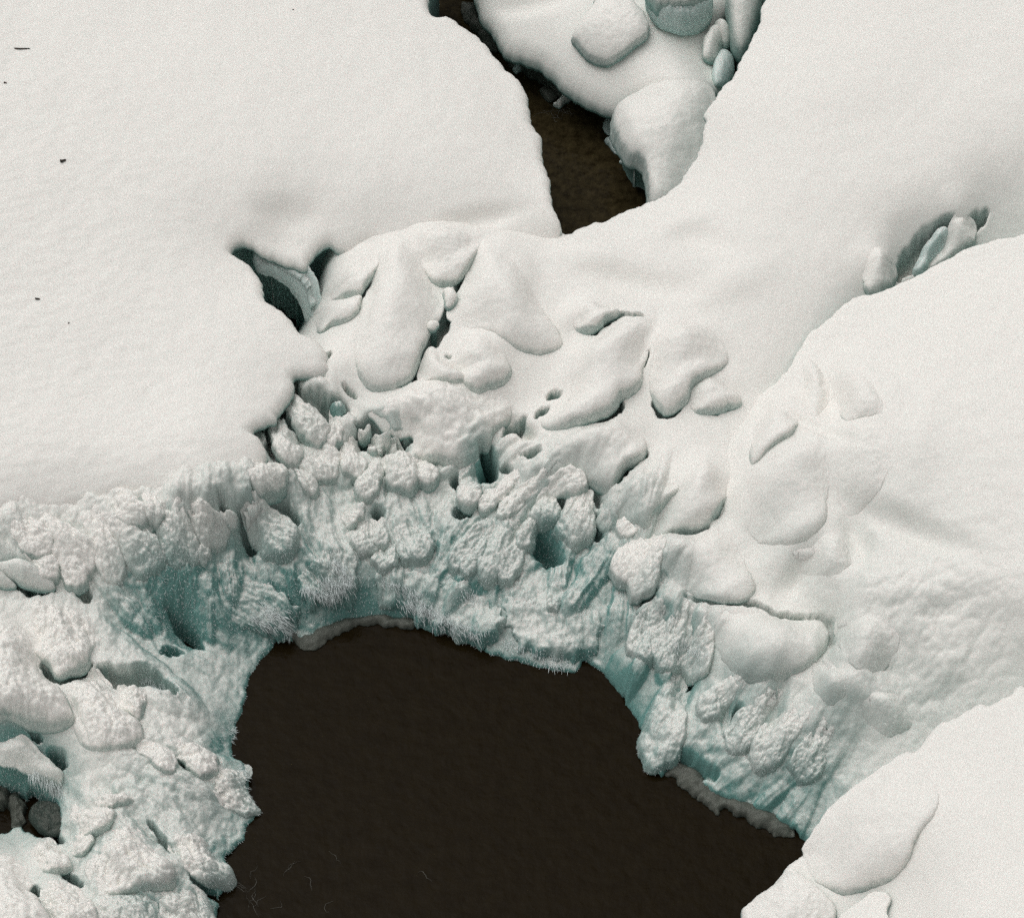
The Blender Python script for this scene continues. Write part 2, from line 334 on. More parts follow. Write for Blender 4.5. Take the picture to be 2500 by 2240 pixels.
bumps_main = [(1390,470,70,28,20,-0.10),(1250,560,130,28,8,-0.12),(1180,500,70,30,0,0.07),(1330,450,90,26,-15,0.06),(1450,560,90,30,-20,0.06),(1150,560,60,20,20,0.05),(1200,640,90,30,10,0.06),(970,940,13,13,0,-0.8),(1075,1090,26,26,20,-0.15),(365,1235,30,40,-30,-0.22),
 (735,610,10,60,10,-0.03),(1020,600,30,90,15,0.06),(1000,440,110,18,-12,-0.05),(590,880,20,14,0,-0.15),(640,800,30,16,30,-0.2),(720,880,25,12,0,-0.25),(780,890,30,10,0,-0.35),(1035,850,30,10,35,-0.3),
 (270,1350,60,16,-20,-0.28),(190,1340,40,14,0,-0.2),(545,1030,26,60,35,-0.12),(640,830,22,22,0,-0.1),(310,1640,60,40,-20,-0.12),(500,1070,20,25,0,-0.25)]
F_MAIN = Surface('V', ctl_main, bumps_main)
ctl_a = [(-250,-250,2.3),(0,0,2.2),(400,0,2.15),(800,0,2.0),(850,0,1.95),(1000,125,1.85),(1080,310,1.75),(1112,455,1.64),(1000,300,1.9),(700,200,2.1),(300,300,2.1),(0,500,2.05),(-250,900,2.0),(-250,1300,1.8),
 (0,800,1.9),(300,800,1.85),(0,1000,1.72),(250,970,1.70),(420,970,1.66),(0,1065,1.45),(250,1035,1.42),(420,1035,1.38),(480,1000,1.4),(500,930,1.66),(560,800,1.66),(590,740,1.66),(640,690,1.62),(540,600,1.72),(460,490,1.72),(500,430,1.85),(560,400,1.86),(620,430,1.75),(560,470,1.60),(640,480,1.62),(700,480,1.62),
 (700,410,1.86),(800,420,1.80),(850,500,1.55),(900,430,1.76),(1000,430,1.70),(1000,520,1.45),(1100,520,1.3),(720,560,1.3),(700,680,1.35),(400,600,1.85),(1300,400,1.4),(1300,-200,1.8)]
F_A = Surface('V', ctl_a, [(940,435,90,16,-12,-0.10),(560,425,60,22,0,-0.06)])
ctl_d = [(2060,440,2.25),(2031,458,2.2),(1960,470,2.1),(1895,500,1.98),(1800,550,1.86),(1750,570,1.78),(1660,612,1.62),(1600,665,1.50),(1560,730,1.36),(1510,780,1.30),(1440,900,1.24),(1430,1000,1.16),(1340,1065,1.08),(1310,1140,0.95),(1380,1180,0.92),
 (2300,300,2.8),(2200,600,2.6),(2031,700,2.4),(1850,700,2.1),(1750,700,1.85),(1800,850,2.0),(2031,1000,2.3),(1650,800,1.55),(1700,950,1.65),(1600,950,1.45),(1850,1050,1.9),(1700,1070,1.5),(1550,1080,1.22),(1600,1130,1.2),(1700,1200,1.3),
 (1900,1200,1.65),(2031,1200,2.0),(2300,1000,2.7),(2300,1400,2.0),(2031,1330,1.5),(1900,1380,1.15),(1800,1300,1.2),(1700,1340,1.05),(1640,1230,1.02),(1640,1380,0.85),(1750,1450,0.85),(1850,1450,0.9),(1900,1600,0.7),(1700,1500,0.62),(1700,1650,0.4),(1640,1720,0.1),(2100,1600,1.0),
 (1480,1000,1.2),(1400,1120,1.05),(1500,1170,1.02),(1310,1190,0.8),(1420,1210,0.98),(1550,1220,1.0),(1420,1290,0.72),(1340,1220,0.72),(1280,1250,0.52),(1330,1330,0.4),(1300,1440,0.18),(1350,1470,0.25),(1500,1330,0.85),(1580,1370,0.8),(1450,1400,0.55),(1420,1500,0.28),(1520,1480,0.45),(1600,1500,0.5),(1580,1580,0.2),(1480,1560,0.18),(1250,1330,0.35),(1200,1250,0.3)]
ctl_d += [(x, y, 0.03) for x, y in POOL_R[1:]]
bumps_d = [(1560,900,70,60,30,0.10),(1680,880,40,70,10,0.09),(1480,900,40,50,0,0.05),(1500,1000,50,60,20,0.06),(1570,1100,70,40,-20,0.08),(1700,1180,70,40,20,0.09),(1830,1170,60,35,10,0.07),(1780,1250,50,45,0,0.09),(1700,1310,45,40,0,0.09),(1640,1420,70,40,-30,0.09),(1530,1330,60,60,0,0.09),(1560,1450,40,70,20,0.07),(1880,1300,60,40,20,0.06),(1950,1150,80,40,25,0.05),(1450,1330,40,50,10,0.07),(1740,795,46,55,0,0.10),(1690,740,40,40,20,0.07),(1590,830,60,35,35,0.09),(1600,960,95,85,30,0.10),(1780,920,70,110,20,0.10),(1700,1060,20,40,-30,-0.07),(1800,1040,130,20,28,-0.08),
 (1600,1120,60,22,-35,-0.08),(1640,1120,40,40,0,0.07),(1760,1150,60,45,20,0.07),(1720,1240,50,50,0,0.07),(1850,1220,70,50,0,0.06),(1660,1340,50,70,20,0.09),(1720,1380,60,35,20,0.08),(1800,1330,80,40,10,0.06),(1640,1280,18,60,10,-0.07),
 (1620,850,90,12,35,-0.05),(1560,760,50,50,30,0.05),(1360,1350,22,50,15,-0.12),(1540,1400,16,45,20,-0.10),(1440,1400,14,50,-10,-0.07),(1330,1100,40,26,0,0.08)]
F_D = Surface('V', ctl_d, [(*b[:5], b[5]*1.8) for b in bumps_d])
ctl_e = [(2060,1345,2.1),(1960,1390,2.0),(1880,1425,1.9),(1800,1480,1.72),(1700,1570,1.5),(1640,1630,1.35),(1590,1670,1.2),(1600,1690,1.15),(1500,1790,0.95),(1465,1822,0.9),(2300,1300,2.4),(2300,1850,2.5),(1900,1550,1.95),(1850,1600,1.9),
 (1860,1700,1.85),(1750,1650,1.6),(1700,1720,1.4),(1640,1780,1.15),(1600,1830,1.05),(1560,1800,1.05),(1750,1780,1.3),(1720,1830,1.2),(2000,1700,2.15),(1900,1830,2.05),(1450,1950,0.8),(1700,1950,1.2),(2000,2000,2.2)]
F_E = Surface('V', ctl_e)
ctl_b = [(900,-100,1.25),(945,0,0.90),(1000,100,0.77),(1100,150,0.80),(1220,213,0.75),(1100,0,1.15),(1150,90,1.07),(1250,130,1.10),(1300,60,1.15),(1350,150,1.15),(1300,-60,1.25),(1500,-50,1.15),(1450,100,0.65),(1430,160,0.75),(1320,250,0.95),(1200,0,1.20),(1300,380,0.75),(1220,330,0.75),(1050,60,0.97),(1450,330,0.85)]
F_B = Surface('V', ctl_b, [(1060,0,70,22,0,-0.12)])
F_RAMP = Surface('V', [(500,488,1.42),(560,500,1.45),(620,520,1.45),(515,545,1.18),(572,562,1.12),(598,600,.92),(615,655,.62),(645,600,1.05),(480,520,1.25),(540,530,1.3),(600,550,1.22),(700,600,1.3),(450,500,1.3)])
print('surfaces', time.time()-T0)


ICY = [((350,1240),150,100,1.0),((480,1230),120,110,0.9),((560,1200),140,120,0.95),((90,1120),260,70,0.28),((300,1080),200,80,0.28),((480,1080),120,90,0.42),((620,1000),150,110,0.48),((600,860),90,70,0.5),
       ((760,1000),170,110,0.48),((760,880),80,40,0.48),((900,1000),150,90,0.42),((900,1150),300,110,0.85),((1080,1050),160,90,0.48),((1090,1100),60,60,1.0),((1180,1180),150,110,0.9),((1240,1090),100,90,0.48),((950,940),50,50,0.9),
       ((560,580),90,80,1.0),((400,1330),140,90,0.7),((420,1480),90,110,0.28),((320,1620),150,120,0.48),((60,1590),110,90,1.0),((160,1700),170,110,0.5),((440,1640),70,100,0.5),((350,1790),150,60,0.7)]
ICY_D = [((1290,1400),70,130,0.95),((1300,1240),90,90,0.7),((1350,1250),90,70,0.5),((1420,1480),170,110,0.75),((1570,1590),140,90,0.9),((1350,1350),80,90,0.75),((1620,1480),120,90,0.5),((1700,1150),260,170,0.16),((1650,1330),120,110,0.25),((1560,1060),120,60,0.18),((1750,1380),160,70,0.25)]
def splats(lst, f):
    out = []; k = WIDTH/2031
    for (cx, cy), rx, ry, a in lst: q = on(px('V', [(cx, cy)]), f)[0]; out.append((q[0], q[1], rx*k, ry*k/0.7, a))
    return out
SP_M, SP_D = splats(ICY, F_MAIN), splats(ICY_D, F_D)
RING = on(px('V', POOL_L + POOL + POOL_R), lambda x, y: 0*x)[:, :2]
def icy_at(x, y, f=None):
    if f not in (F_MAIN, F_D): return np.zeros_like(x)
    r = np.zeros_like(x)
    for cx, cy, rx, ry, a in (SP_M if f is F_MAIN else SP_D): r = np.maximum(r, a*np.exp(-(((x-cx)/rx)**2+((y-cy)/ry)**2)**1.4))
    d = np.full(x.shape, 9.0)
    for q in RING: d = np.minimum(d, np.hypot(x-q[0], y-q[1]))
    return np.maximum(r, 0.95*smooth01(1.15-d/0.45))  # bare ice round the pool; shade at the waterline is put into its colour too
# ---------------------------------------------------------------- bodies of snow and ice: surveyed now, built after the ground
BODIES = []
GROUPS = {'drip': 'rounded ice tongues hanging down the frozen wall', 'pad': 'ice pads frozen along the far shore', 'chunk': 'ice chunks heaped on the near shore', 'mound': 'snow mounds over the ice fall'}
def plane(code, *pz):
    "the sloping plane through three surveyed points (x, y, z)"
    Q = np.concatenate([at(px(code, [a[:2]]), a[2]) for a in pz]); c = np.linalg.solve(np.column_stack([Q[:, :2], np.ones(3)]), Q[:, 2])
    return lambda x, y: c[0]*np.asarray(x)+c[1]*np.asarray(y)+c[2]
def body(name, label, code, pts, f, H=0.15, lift=0.03, mat=None, group=None, soft=0.6, shift=None, rough=0.010, rib=0.0, jag=0.012, p=1.0, cat=None, step=None, down=(0.45, -1), icy=0.0, caul=0.0):
    Q = on(px(code, pts), f, lift); L = outline(Q[:, :2], 0.02, jag, 7.0, len(BODIES)); dn = np.array(down, float); dn /= np.linalg.norm(dn)
    if soft and isinstance(f, Surface): f.fillet(L, soft*H + lift*0.5, dn)
    BODIES.append(dict(name=name, label=label, L=L, f=f, H=H, lift=lift, mat=mat, group=group, rough=rough, rib=rib, p=p, cat=cat or name.replace('_', ' '), step=step, axis=None, down=dn, sink=(0.03+0.12*H) if soft else 0.0, icy=icy, caul=caul))
def tongue(label, code, spine, w, f, H=0.10, lift=0.03, mat=None, group='drip', name='ice_tongue', rib=0.016, rough=0.014, taper=0.55, jag=0.022, lifted=0.07, icy=-0.30):
    "a hanging tongue: outline round a spine that widens towards its rounded tip; w in pixels of the crop"
    sp = np.array(spine, float); w = w*1.25
    sp[0] += (sp[0]-sp[1])*0.9
    seg = np.linalg.norm(np.diff(sp, axis=0), axis=1); t = np.concatenate([[0], np.cumsum(seg)])/seg.sum()
    tt = np.linspace(0, 1, 9); c = np.stack([np.interp(tt, t, sp[:, 0]), np.interp(tt, t, sp[:, 1])], 1)
    dr = np.gradient(c, axis=0); dr /= np.linalg.norm(dr, axis=1)[:, None]; nr = np.stack([-dr[:, 1], dr[:, 0]], 1)
    hw = w/2*(taper+(1-taper)*smooth01(tt*1.4)); hw[-1] *= 0.62; hw[0] *= 0.7
    tip = c[-1]+dr[-1]*w*0.18
    pts = np.concatenate([c+nr*hw[:, None], [tip], (c-nr*hw[:, None])[::-1]])
    Q = on(px(code, pts), f, lift); L = outline(Q[:, :2], 0.02, jag, 9.0, len(BODIES))
    a = on(px(code, [spine[0]]), f, lift)[0][:2]; b = on(px(code, [spine[-1]]), f, lift)[0][:2]; v = b-a
    BODIES.append(dict(name=name, label=label, L=L, f=f, H=H*0.85, lift=lift+lifted, mat=mat, group=group, rough=rough, rib=rib, p=0.5, cat='ice tongue' if name == 'ice_tongue' else name.replace('_', ' '), step=None, axis=(a, b), down=v/np.linalg.norm(v), sink=0.02, icy=icy, caul=0.06))
def build_body(b):
    L, f, H, lift, rough, rib = b['L'], b['f'], b['H'], b['lift'], b['rough'], b['rib']
    ext = np.ptp(L, axis=0); h = b['step'] or float(np.clip(max(ext)/80, 0.009, 0.02)); c = L.mean(0); v = b['down']; ax = b['axis']
    pr = (L-c) @ v; lo, ln = pr.min(), np.ptp(pr)
    sd = len(b['label'])*3 % 50; sink = b['sink']; caul = b['caul']
    F0 = f.full if isinstance(f, Surface) else f
    def G(x, y):
        s = (((x-c[0])*v[0]+(y-c[1])*v[1])-lo)/ln; return smooth01((s-0.38)*2.0) if ax is None else smooth01((s-0.12)*1.35)
    def top(x, y, d, u):
        s = (x-c[0])*v[0]+(y-c[1])*v[1]; q = (x-c[0])*v[1]-(y-c[1])*v[0]
        if sink: g = G(x, y); z = F0(x, y) + lift*g*np.minimum(u*3, 1)*0.6 + lift*g*0.4 - 0.012*(1-g) + H*u**(b['p']*g+(3.6 if ax is None else 3.0)*(1-g))*(0.75+0.25*g)
        else: z = f(x, y)+lift+H*u**b['p']
        if isinstance(f, Surface): z = z + shingles(x, y, f)*((1-0.7*g) if sink else 0.25)
        if rib: z = z + rib*ridged(q*13+0.5*noise(s*4, q*4, sd), s*1.6, 3, sd)*np.minimum(u*2, 1)
        if caul: z = z + caul*(billow(s*4.2+sd, q*6.5, 3, sd)+0.35*billow(s*13, q*18, 2, sd+3))*np.minimum(u*1.6, 1)
        if rough: z = z + rough*(1.2*fbm(x*2.2, y*2.2, 2, sd+9)+fbm(x*5, y*5, 3, sd)+0.5*fbm(x*15, y*15, 3, sd+4))*np.minimum(u*2, 1)
        return z
    E = lift+0.25*H+0.02; r = min(E, 0.20*ext.min()); cut = min(0.14, 0.25*ext.min()); ic = b['icy']
    o = solid(b['name'], L, top, h, [(-0.06*r, 0.2*E), (0.0, 0.42*E), (0.35*cut, 0.62*E), (cut, 0.75*E), (1.1*cut, 1.5*E+b.get('deep', 0.3))], b['mat'], inflate=int(np.clip((ext.min()/h)**2*0.22, 60, 700)),
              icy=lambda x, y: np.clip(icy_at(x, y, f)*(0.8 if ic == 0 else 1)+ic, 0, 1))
    tag(o, b['label'], b['cat'], b['group'] and GROUPS.get(b['group'], b['group']))
    return o
MN, MD, ME, MB = F_MAIN, F_D, F_E, F_B
sn = 'snow_mound'
# the ice fall in the middle
body(sn, 'big petal-shaped snow mound whose right edge overhangs a long teal crack', 3, [(830,640),(890,540),(950,420),(970,330),(1060,265),(1130,310),(1200,400),(1285,505),(1315,600),(1290,670),(1245,735),(1210,830),(1165,950),(1110,1035),(1000,1080),(920,1060),(860,1000),(830,900),(818,760)], MN, 0.354, 0.055, M_LUMP, 'mound', shift=(-0.15, 0.12))
body(sn, 'smooth snow wedge beside the cave, upper of two, under the petal-shaped mound', 3, [(612,575),(650,510),(735,425),(800,370),(870,330),(955,340),(940,420),(890,500),(860,540),(760,550),(680,568)], MN, 0.217, 0.066, M_LUMP, 'mound', shift=(0.1, 0.1))
body(sn, 'smooth snow wedge on the lip of the cave, lower of two', 3, [(608,615),(690,565),(800,542),(860,550),(865,600),(830,665),(780,690),(700,705),(625,735)], MN, 0.190, 0.044, M_LUMP, 'mound', shift=(0.05, 0.06))
body(sn, 'broad soft snow mound below the snow field edge, a white knob at its lower right', 3, [(1180,260),(1200,190),(1300,170),(1420,180),(1520,215),(1490,330),(1445,420),(1400,470),(1340,492),(1265,480),(1205,400),(1160,320)], MN, 0.271, 0.055, M_LUMP, 'mound', shift=(0.05, 0.2))
body('snow_lump', 'small round white knob at the top of the long teal crack', 3, [(1312,535),(1340,502),(1375,520),(1392,560),(1370,602),(1332,612)], MN, 0.136, 0.110, M_LUMP, soft=0)
body('snow_lump', 'tiny snow crumb halfway down the long teal crack', 3, [(1230,695),(1268,680),(1290,700),(1262,735),(1226,728)], MN, 0.081, 0.088, M_LUMP, soft=0)
body(sn, 'wide smooth snow mound right of the long teal crack', 3, [(1330,650),(1425,480),(1520,310),(1650,320),(1790,460),(1880,640),(1970,800),(1850,860),(1700,820),(1560,740),(1440,720)], MN, 0.299, 0.022, M_LUMP, 'mound', shift=(0.1, 0.15), p=1.2)
body(sn, 'pointed snow mound at the foot of the long teal crack', 3, [(1175,1010),(1215,860),(1258,830),(1300,880),(1380,960),(1445,1010),(1400,1060),(1290,1050)], MN, 0.217, 0.022, M_LUMP, 'mound', shift=(0.05, 0.08))
body(sn, 'snow mound with two small dark slots under its lower edge', 3, [(1300,870),(1350,905),(1400,840),(1500,770),(1600,810),(1680,920),(1670,1010),(1570,1080),(1490,1095),(1440,1060),(1380,980)], MN, 0.271, 0.044, M_LUMP, 'mound', shift=(0.05, 0.15))
body(sn, 'large snow mound with a frosted front above the dark crevice', 3, [(1060,1085),(1180,1040),(1310,1010),(1430,1030),(1500,1060),(1600,1040),(1680,1120),(1680,1210),(1600,1290),(1560,1385),(1512,1380),(1500,1470),(1400,1490),(1250,1440),(1150,1400),(1150,1310),(1080,1310),(1000,1295),(940,1240),(900,1180),(960,1130)], MN, 0.435, 0.110, M_FROST, 'mound', icy=-0.3, rough=0.018, caul=0.05)
body('ice_lump', 'round teal ice knob in the hollow beside the snow field edge', 10, [(690,330),(740,285),(810,310),(825,370),(780,435),(710,410)], MN, 0.164, 0.033, M_SNOW, icy=0.45, caul=0.07, soft=0)
body(sn, 'leaf-shaped snow mound with a teal hollow under its lower right side', 4, [(440,440),(500,335),(620,245),(720,185),(820,175),(875,225),(868,330),(832,440),(815,540),(720,600),(695,645),(640,705),(480,765),(330,772),(272,720),(335,675),(420,615),(440,540)], MN, 0.354, 0.110, M_LUMP, 'mound', shift=(0.05, 0.22))
body(sn, 'egg-shaped snow mound, larger of the pair, with a dark slit under its lower end', 4, [(885,310),(930,235),(1020,200),(1150,212),(1240,262),(1300,350),(1280,430),(1190,500),(1110,560),(1080,620),(1025,662),(955,685),(900,620),(870,520),(868,400)], MN, 0.354, 0.077, M_LUMP, 'mound', shift=(0.0, 0.2))
body(sn, 'small egg-shaped snow mound lying against the larger one', 4, [(1075,600),(1110,532),(1200,490),(1290,520),(1350,580),(1380,635),(1300,672),(1200,695),(1115,672)], MN, 0.232, 0.055, M_LUMP, 'mound', shift=(0.1, 0.15))
body(sn, 'snow nub with a dark crescent crack under it, above the leaf-shaped mound', 4, [(440,150),(480,80),(590,70),(700,120),(690,165),(630,190),(600,232),(550,255),(495,232),(450,195)], MN, 0.217, 0.099, M_LUMP, 'mound', shift=(0.0, 0.2))
body(sn, 'long snow tongue that ends in frost above the teal arch', 4, [(195,1020),(280,910),(370,830),(480,772),(620,740),(720,725),(840,800),(850,900),(800,962),(745,995),(700,1062),(660,1125),(600,1115),(540,1075),(450,1045),(380,1037),(300,1052),(230,1065)], MN, 0.380, 0.132, M_LUMP, 'mound', shift=(0.1, 0.22), rough=0.016)
body(sn, 'snow mound with a frosted lower fringe right of the forked dark crack', 4, [(750,1065),(790,1022),(880,1020),(990,1060),(1030,1110),(960,1190),(890,1280),(860,1350),(800,1330),(740,1310),(690,1302),(620,1335),(570,1292),(620,1230),(700,1140)], MN, 0.326, 0.110, M_LUMP, 'mound', shift=(0.12, 0.22), rough=0.016)
body(sn, 'snow block whose lower edge overhangs a short straight black crack', 4, [(930,1230),(1010,1130),(1090,1010),(1180,960),(1290,1040),(1290,1150),(1240,1250),(1200,1325),(1130,1355),(1000,1352),(960,1372),(890,1370),(870,1330)], MN, 0.354, 0.110, M_LUMP, 'mound', shift=(0.1, 0.24))
body(sn, 'bright snow hump between the black crack and the thin crooked crack', 4, [(930,1440),(1000,1375),(1130,1370),(1230,1330),(1330,1400),(1400,1520),(1450,1640),(1400,1730),(1250,1740),(1100,1700),(985,1680),(930,1600)], MD, 0.232, 0.033, M_LUMP, 'mound', shift=(0.1, 0.22))
body('snow_block', 'snow slab with a frosted front edge below the thin crooked crack', 8, [(108,400),(170,335),(245,272),(320,318),(450,340),(600,344),(690,352),(800,400),(960,402),(1010,470),(990,560),(900,640),(740,700),(600,680),(520,600),(480,540),(400,440),(250,410)], MD, 0.271, 0.066, M_LUMP, 'mound', shift=(0.1, 0.2))
body(sn, 'square-cornered snow lump half buried in the right-hand slope', 4, [(1425,880),(1450,745),(1550,640),(1650,655),(1690,725),(1650,810),(1550,882),(1450,975),(1422,955)], MD, 0.217, 0.055, M_SNOW, 'mound', shift=(0.1, 0.15))
body(sn, 'long smooth snow swell under the square-cornered lump', 4, [(1405,1025),(1500,955),(1620,875),(1700,850),(1800,810),(1880,860),(1875,1000),(1850,1150),(1840,1290),(1750,1395),(1640,1425),(1500,1410),(1410,1330),(1385,1200),(1370,1100)], MD, 0.232, 0.022, M_SNOW, 'mound', shift=(0.15, 0.2), p=1.2)
# the island at the top and the gap beyond the right-hand slope
body('snow_block', 'rounded square snow block resting on the snow island', 13, [(715,270),(760,180),(850,60),(900,-30),(1100,-20),(1180,60),(1240,140),(1245,240),(1130,340),(1000,436),(930,446),(850,420),(770,350)], MB, 0.22, 0.14, M_SNOW, soft=0, p=0.75)
body('ice_column', 'squat teal ice column capped with snow at the top edge', 13, [(1262,-60),(1660,-60),(1700,60),(1670,150),(1560,205),(1450,195),(1330,150),(1270,90)], MB, 0.40, 0.20, M_PALE, icy=0.45, soft=0, p=0.5, rough=0.025, caul=0.08)
body('snow_cap', 'cap', 13, [(1250,-140),(1680,-140),(1680,-40),(1640,15),(1540,45),(1400,40),(1290,10)], MB, 0.20, 0.52, M_SNOW, soft=0, p=0.6)
BODIES[-1]['part_of'] = BODIES[-2]['label']
body('snow_lobe', 'big rounded snow lobe bulging over the channel from the snow island', 13, [(985,870),(1010,790),(1060,730),(1200,600),(1330,545),(1480,540),(1700,600),(1720,900),(1600,1300),(1400,1460),(1262,1450),(1240,1320),(1215,1200),(1170,1150),(1110,1140),(1050,1060),(1000,980)], MB, 0.45, 0.10, M_SNOW, soft=0.2, p=0.8, down=(-1, -0.3))
body('snow_lump', 'upright white snow lump at the foot of the teal ice column', 2, [(890,175),(910,120),(945,95),(972,115),(962,165),(935,215),(900,205)], MB, 0.22, 0.10, M_LUMP, soft=0)
body('ice_lump', 'smooth teal ice lump in the gap behind the right-hand slope', 2, [(925,250),(950,185),(995,195),(1005,250),(975,300),(938,295)], MB, 0.20, 0.04, M_PALE, icy=0.45, soft=0)
body('snow_lump', 'tall snow lump standing behind the crest of the right-hand slope', 2, [(985,-30),(1120,-30),(1090,110),(1045,192),(1012,185),(990,130)], MB, 0.55, 0.25, M_LUMP, soft=0, p=0.7)
body('snow_lump', 'small snow knob beside the tall lump', 2, [(935,85),(965,78),(990,115),(985,160),(958,155),(940,110)], MB, 0.2, 0.14, M_LUMP, soft=0)
body('snow_lump', 'round snow knob left of the teal pocket on the right', 2, [(1480,1040),(1462,960),(1480,880),(1530,860),(1572,900),(1582,965),(1562,1025),(1520,1060)], MN, 0.26, 0.08, M_LUMP, soft=0.2)
body('ice_slab', 'grey-green ice slab leaning in the pocket behind the right-hand crest', 2, [(1648,925),(1690,850),(1738,800),(1768,820),(1752,875),(1705,915),(1670,980),(1640,960)], MN, 0.16, 0.06, M_PALE, icy=0.45, soft=0.3)
body('snow_lump', 'white snow lump between two teal pockets behind the right-hand crest', 2, [(1712,910),(1742,860),(1785,755),(1850,765),(1865,820),(1840,890),(1760,940),(1700,940)], MN, 0.24, 0.07, M_LUMP, soft=0.2)
# the cave
body('ice_ramp', 'curved grey-green ice ramp dropping into the cave', 3, [(265,310),(330,285),(420,305),(540,365),(610,440),(645,560),(655,700),(600,745),(560,690),(520,590),(470,515),(400,455),(330,430),(280,395)], F_RAMP, 0.12, 0.0, M_PALE, soft=0, rough=0.012, icy=0.4, p=0.7)
BODIES[-1]['deep'] = 0.03
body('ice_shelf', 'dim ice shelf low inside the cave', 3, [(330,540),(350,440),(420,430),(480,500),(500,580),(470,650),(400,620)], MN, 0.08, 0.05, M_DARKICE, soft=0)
# the near left shore
ch = 'ice_chunk'
body('snow_mound', 'rounded white mound under the left end of the frozen wall', 5, [(150,850),(200,815),(330,840),(420,875),(490,905),(545,965),(540,1040),(505,1110),(495,1180),(440,1220),(330,1242),(270,1190),(205,1120),(165,1010),(150,940)], MN, 0.26, 0.09, M_LUMP, 'chunk', icy=-0.5, caul=0.085, p=0.75, rib=0.008, rough=0.025)
body('snow_mound', 'large white snow mound at the left edge below the elongated ice tongues', 5, [(-90,960),(60,950),(140,980),(200,1035),(270,1110),(205,1170),(260,1250),(335,1310),(385,1400),(400,1480),(300,1530),(160,1520),(50,1460),(-90,1430)], MN, 0.30, 0.08, M_LUMP, 'chunk', icy=-0.5, caul=0.085, p=0.75, rib=0.008, shift=(-0.1, 0.2), rough=0.014)
body('snow_block', 'bright wedge-shaped snow block below the dark split in the left shore', 5, [(340,1320),(400,1262),(480,1232),(530,1200),(572,1240),(620,1310),(655,1400),(715,1440),(775,1500),(790,1580),(720,1640),(600,1655),(480,1645),(420,1560),(400,1450),(350,1345)], MN, 0.26, 0.05, M_LUMP, 'chunk', icy=-0.5, caul=0.085, p=0.75, rib=0.008, shift=(0.02, 0.02), soft=0.2)
body('snow_block', 'small square snow block right of the bright wedge', 5, [(642,1322),(700,1308),(800,1332),(800,1400),(765,1480),(700,1445),(662,1392)], MN, 0.16, 0.05, M_LUMP, 'chunk', icy=-0.5, caul=0.085, p=0.75, rib=0.008, soft=0.3, down=(0.75, -0.7))
body(ch, 'fringed white ice lobe overhanging the dark hollow at the left edge', 6, [(30,720),(130,700),(200,755),(280,838),(332,900),(382,950),(370,1025),(290,1000),(200,962),(90,905),(0,885),(-60,800),(-40,740)], plane(6, (-40,740,.95), (150,710,.9), (330,950,.5)), 0.24, 0.05, M_FROST, 'chunk', rough=0.018, icy=0.15)
body(ch, 'flat oval ice slab lying on top of the white two-humped chunk', 6, [(485,1092),(540,1060),(640,1064),(750,1080),(812,1112),(760,1142),(640,1162),(560,1132)], MN, 0.14, 0.12, M_LUMP, 'chunk', icy=-0.5, caul=0.085, p=0.75, rib=0.008, soft=0.3, down=(0.75, -0.7))
body(ch, 'white two-humped ice chunk under the flat oval slab', 6, [(378,1220),(390,1150),(450,1118),(540,1142),(640,1160),(705,1212),(690,1262),(640,1310),(560,1330),(440,1292),(395,1262)], MN, 0.22, 0.10, M_LUMP, 'chunk', icy=-0.5, caul=0.085, p=0.75, rib=0.008, soft=0.3, down=(0.75, -0.7))
body(ch, 'small round ice chunk tucked below the two-humped chunk', 6, [(416,1385),(430,1312),(500,1302),(565,1340),(562,1395),(500,1442),(440,1432)], MN, 0.14, 0.06, M_LUMP, 'chunk', icy=-0.5, caul=0.085, p=0.75, rib=0.008, soft=0.3, down=(0.75, -0.7))
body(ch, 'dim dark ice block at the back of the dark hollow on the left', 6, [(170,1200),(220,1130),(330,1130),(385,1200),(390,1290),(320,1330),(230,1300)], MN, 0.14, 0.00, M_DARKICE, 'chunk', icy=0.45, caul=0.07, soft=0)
body(ch, 'smooth white ice chunk alone under the dark hollow', 6, [(165,1390),(235,1332),(310,1328),(362,1400),(420,1465),(430,1525),(360,1552),(270,1542),(200,1470)], MN, 0.22, 0.08, M_LUMP, 'chunk', icy=-0.5, caul=0.085, p=0.75, rib=0.008, soft=0.3, down=(0.75, -0.7))
body(ch, 'white ice chunk rising from the bottom edge beside the snow corner', 6, [(240,1655),(260,1582),(320,1552),(400,1590),(470,1622),(500,1665),(560,1730),(580,1870),(270,1870),(250,1730)], MN, 0.26, 0.08, M_LUMP, 'chunk', icy=-0.5, caul=0.085, p=0.75, rib=0.008, soft=0.3, down=(0.75, -0.7))
body('snow_mound', 'ragged-edged snow mound filling the bottom left corner', 6, [(-80,1380),(60,1410),(120,1452),(150,1502),(192,1590),(172,1632),(220,1682),(280,1785),(310,1900),(-80,1900)], MN, 0.28, 0.12, M_LUMP, 'chunk', icy=-0.5, caul=0.085, p=0.75, rib=0.008, soft=0.3, down=(0.75, -0.7), jag=0.02)
body(ch, 'big blocky white ice chunk with a groove down its face', 6, [(508,1500),(568,1412),(660,1312),(762,1250),(830,1292),(900,1370),(960,1440),(1030,1495),(1060,1560),(1040,1620),(950,1650),(780,1652),(680,1672),(560,1622)], MN, 0.34, 0.12, M_LUMP, 'chunk', icy=-0.5, caul=0.085, p=0.75, rib=0.008, soft=0.3, down=(0.75, -0.7), rough=0.03)
body(ch, 'crusty ice chunk jutting into the pool near the bottom', 6, [(1010,1390),(1050,1332),(1130,1320),(1222,1340),(1280,1400),(1290,1452),(1380,1512),(1422,1582),(1405,1615),(1310,1632),(1222,1600),(1150,1552),(1080,1490)], MN, 0.24, 0.10, M_FROST, 'chunk', icy=-0.5, caul=0.085, p=0.75, rib=0.008, soft=0.3, down=(0.75, -0.7), rough=0.022, jag=0.02)
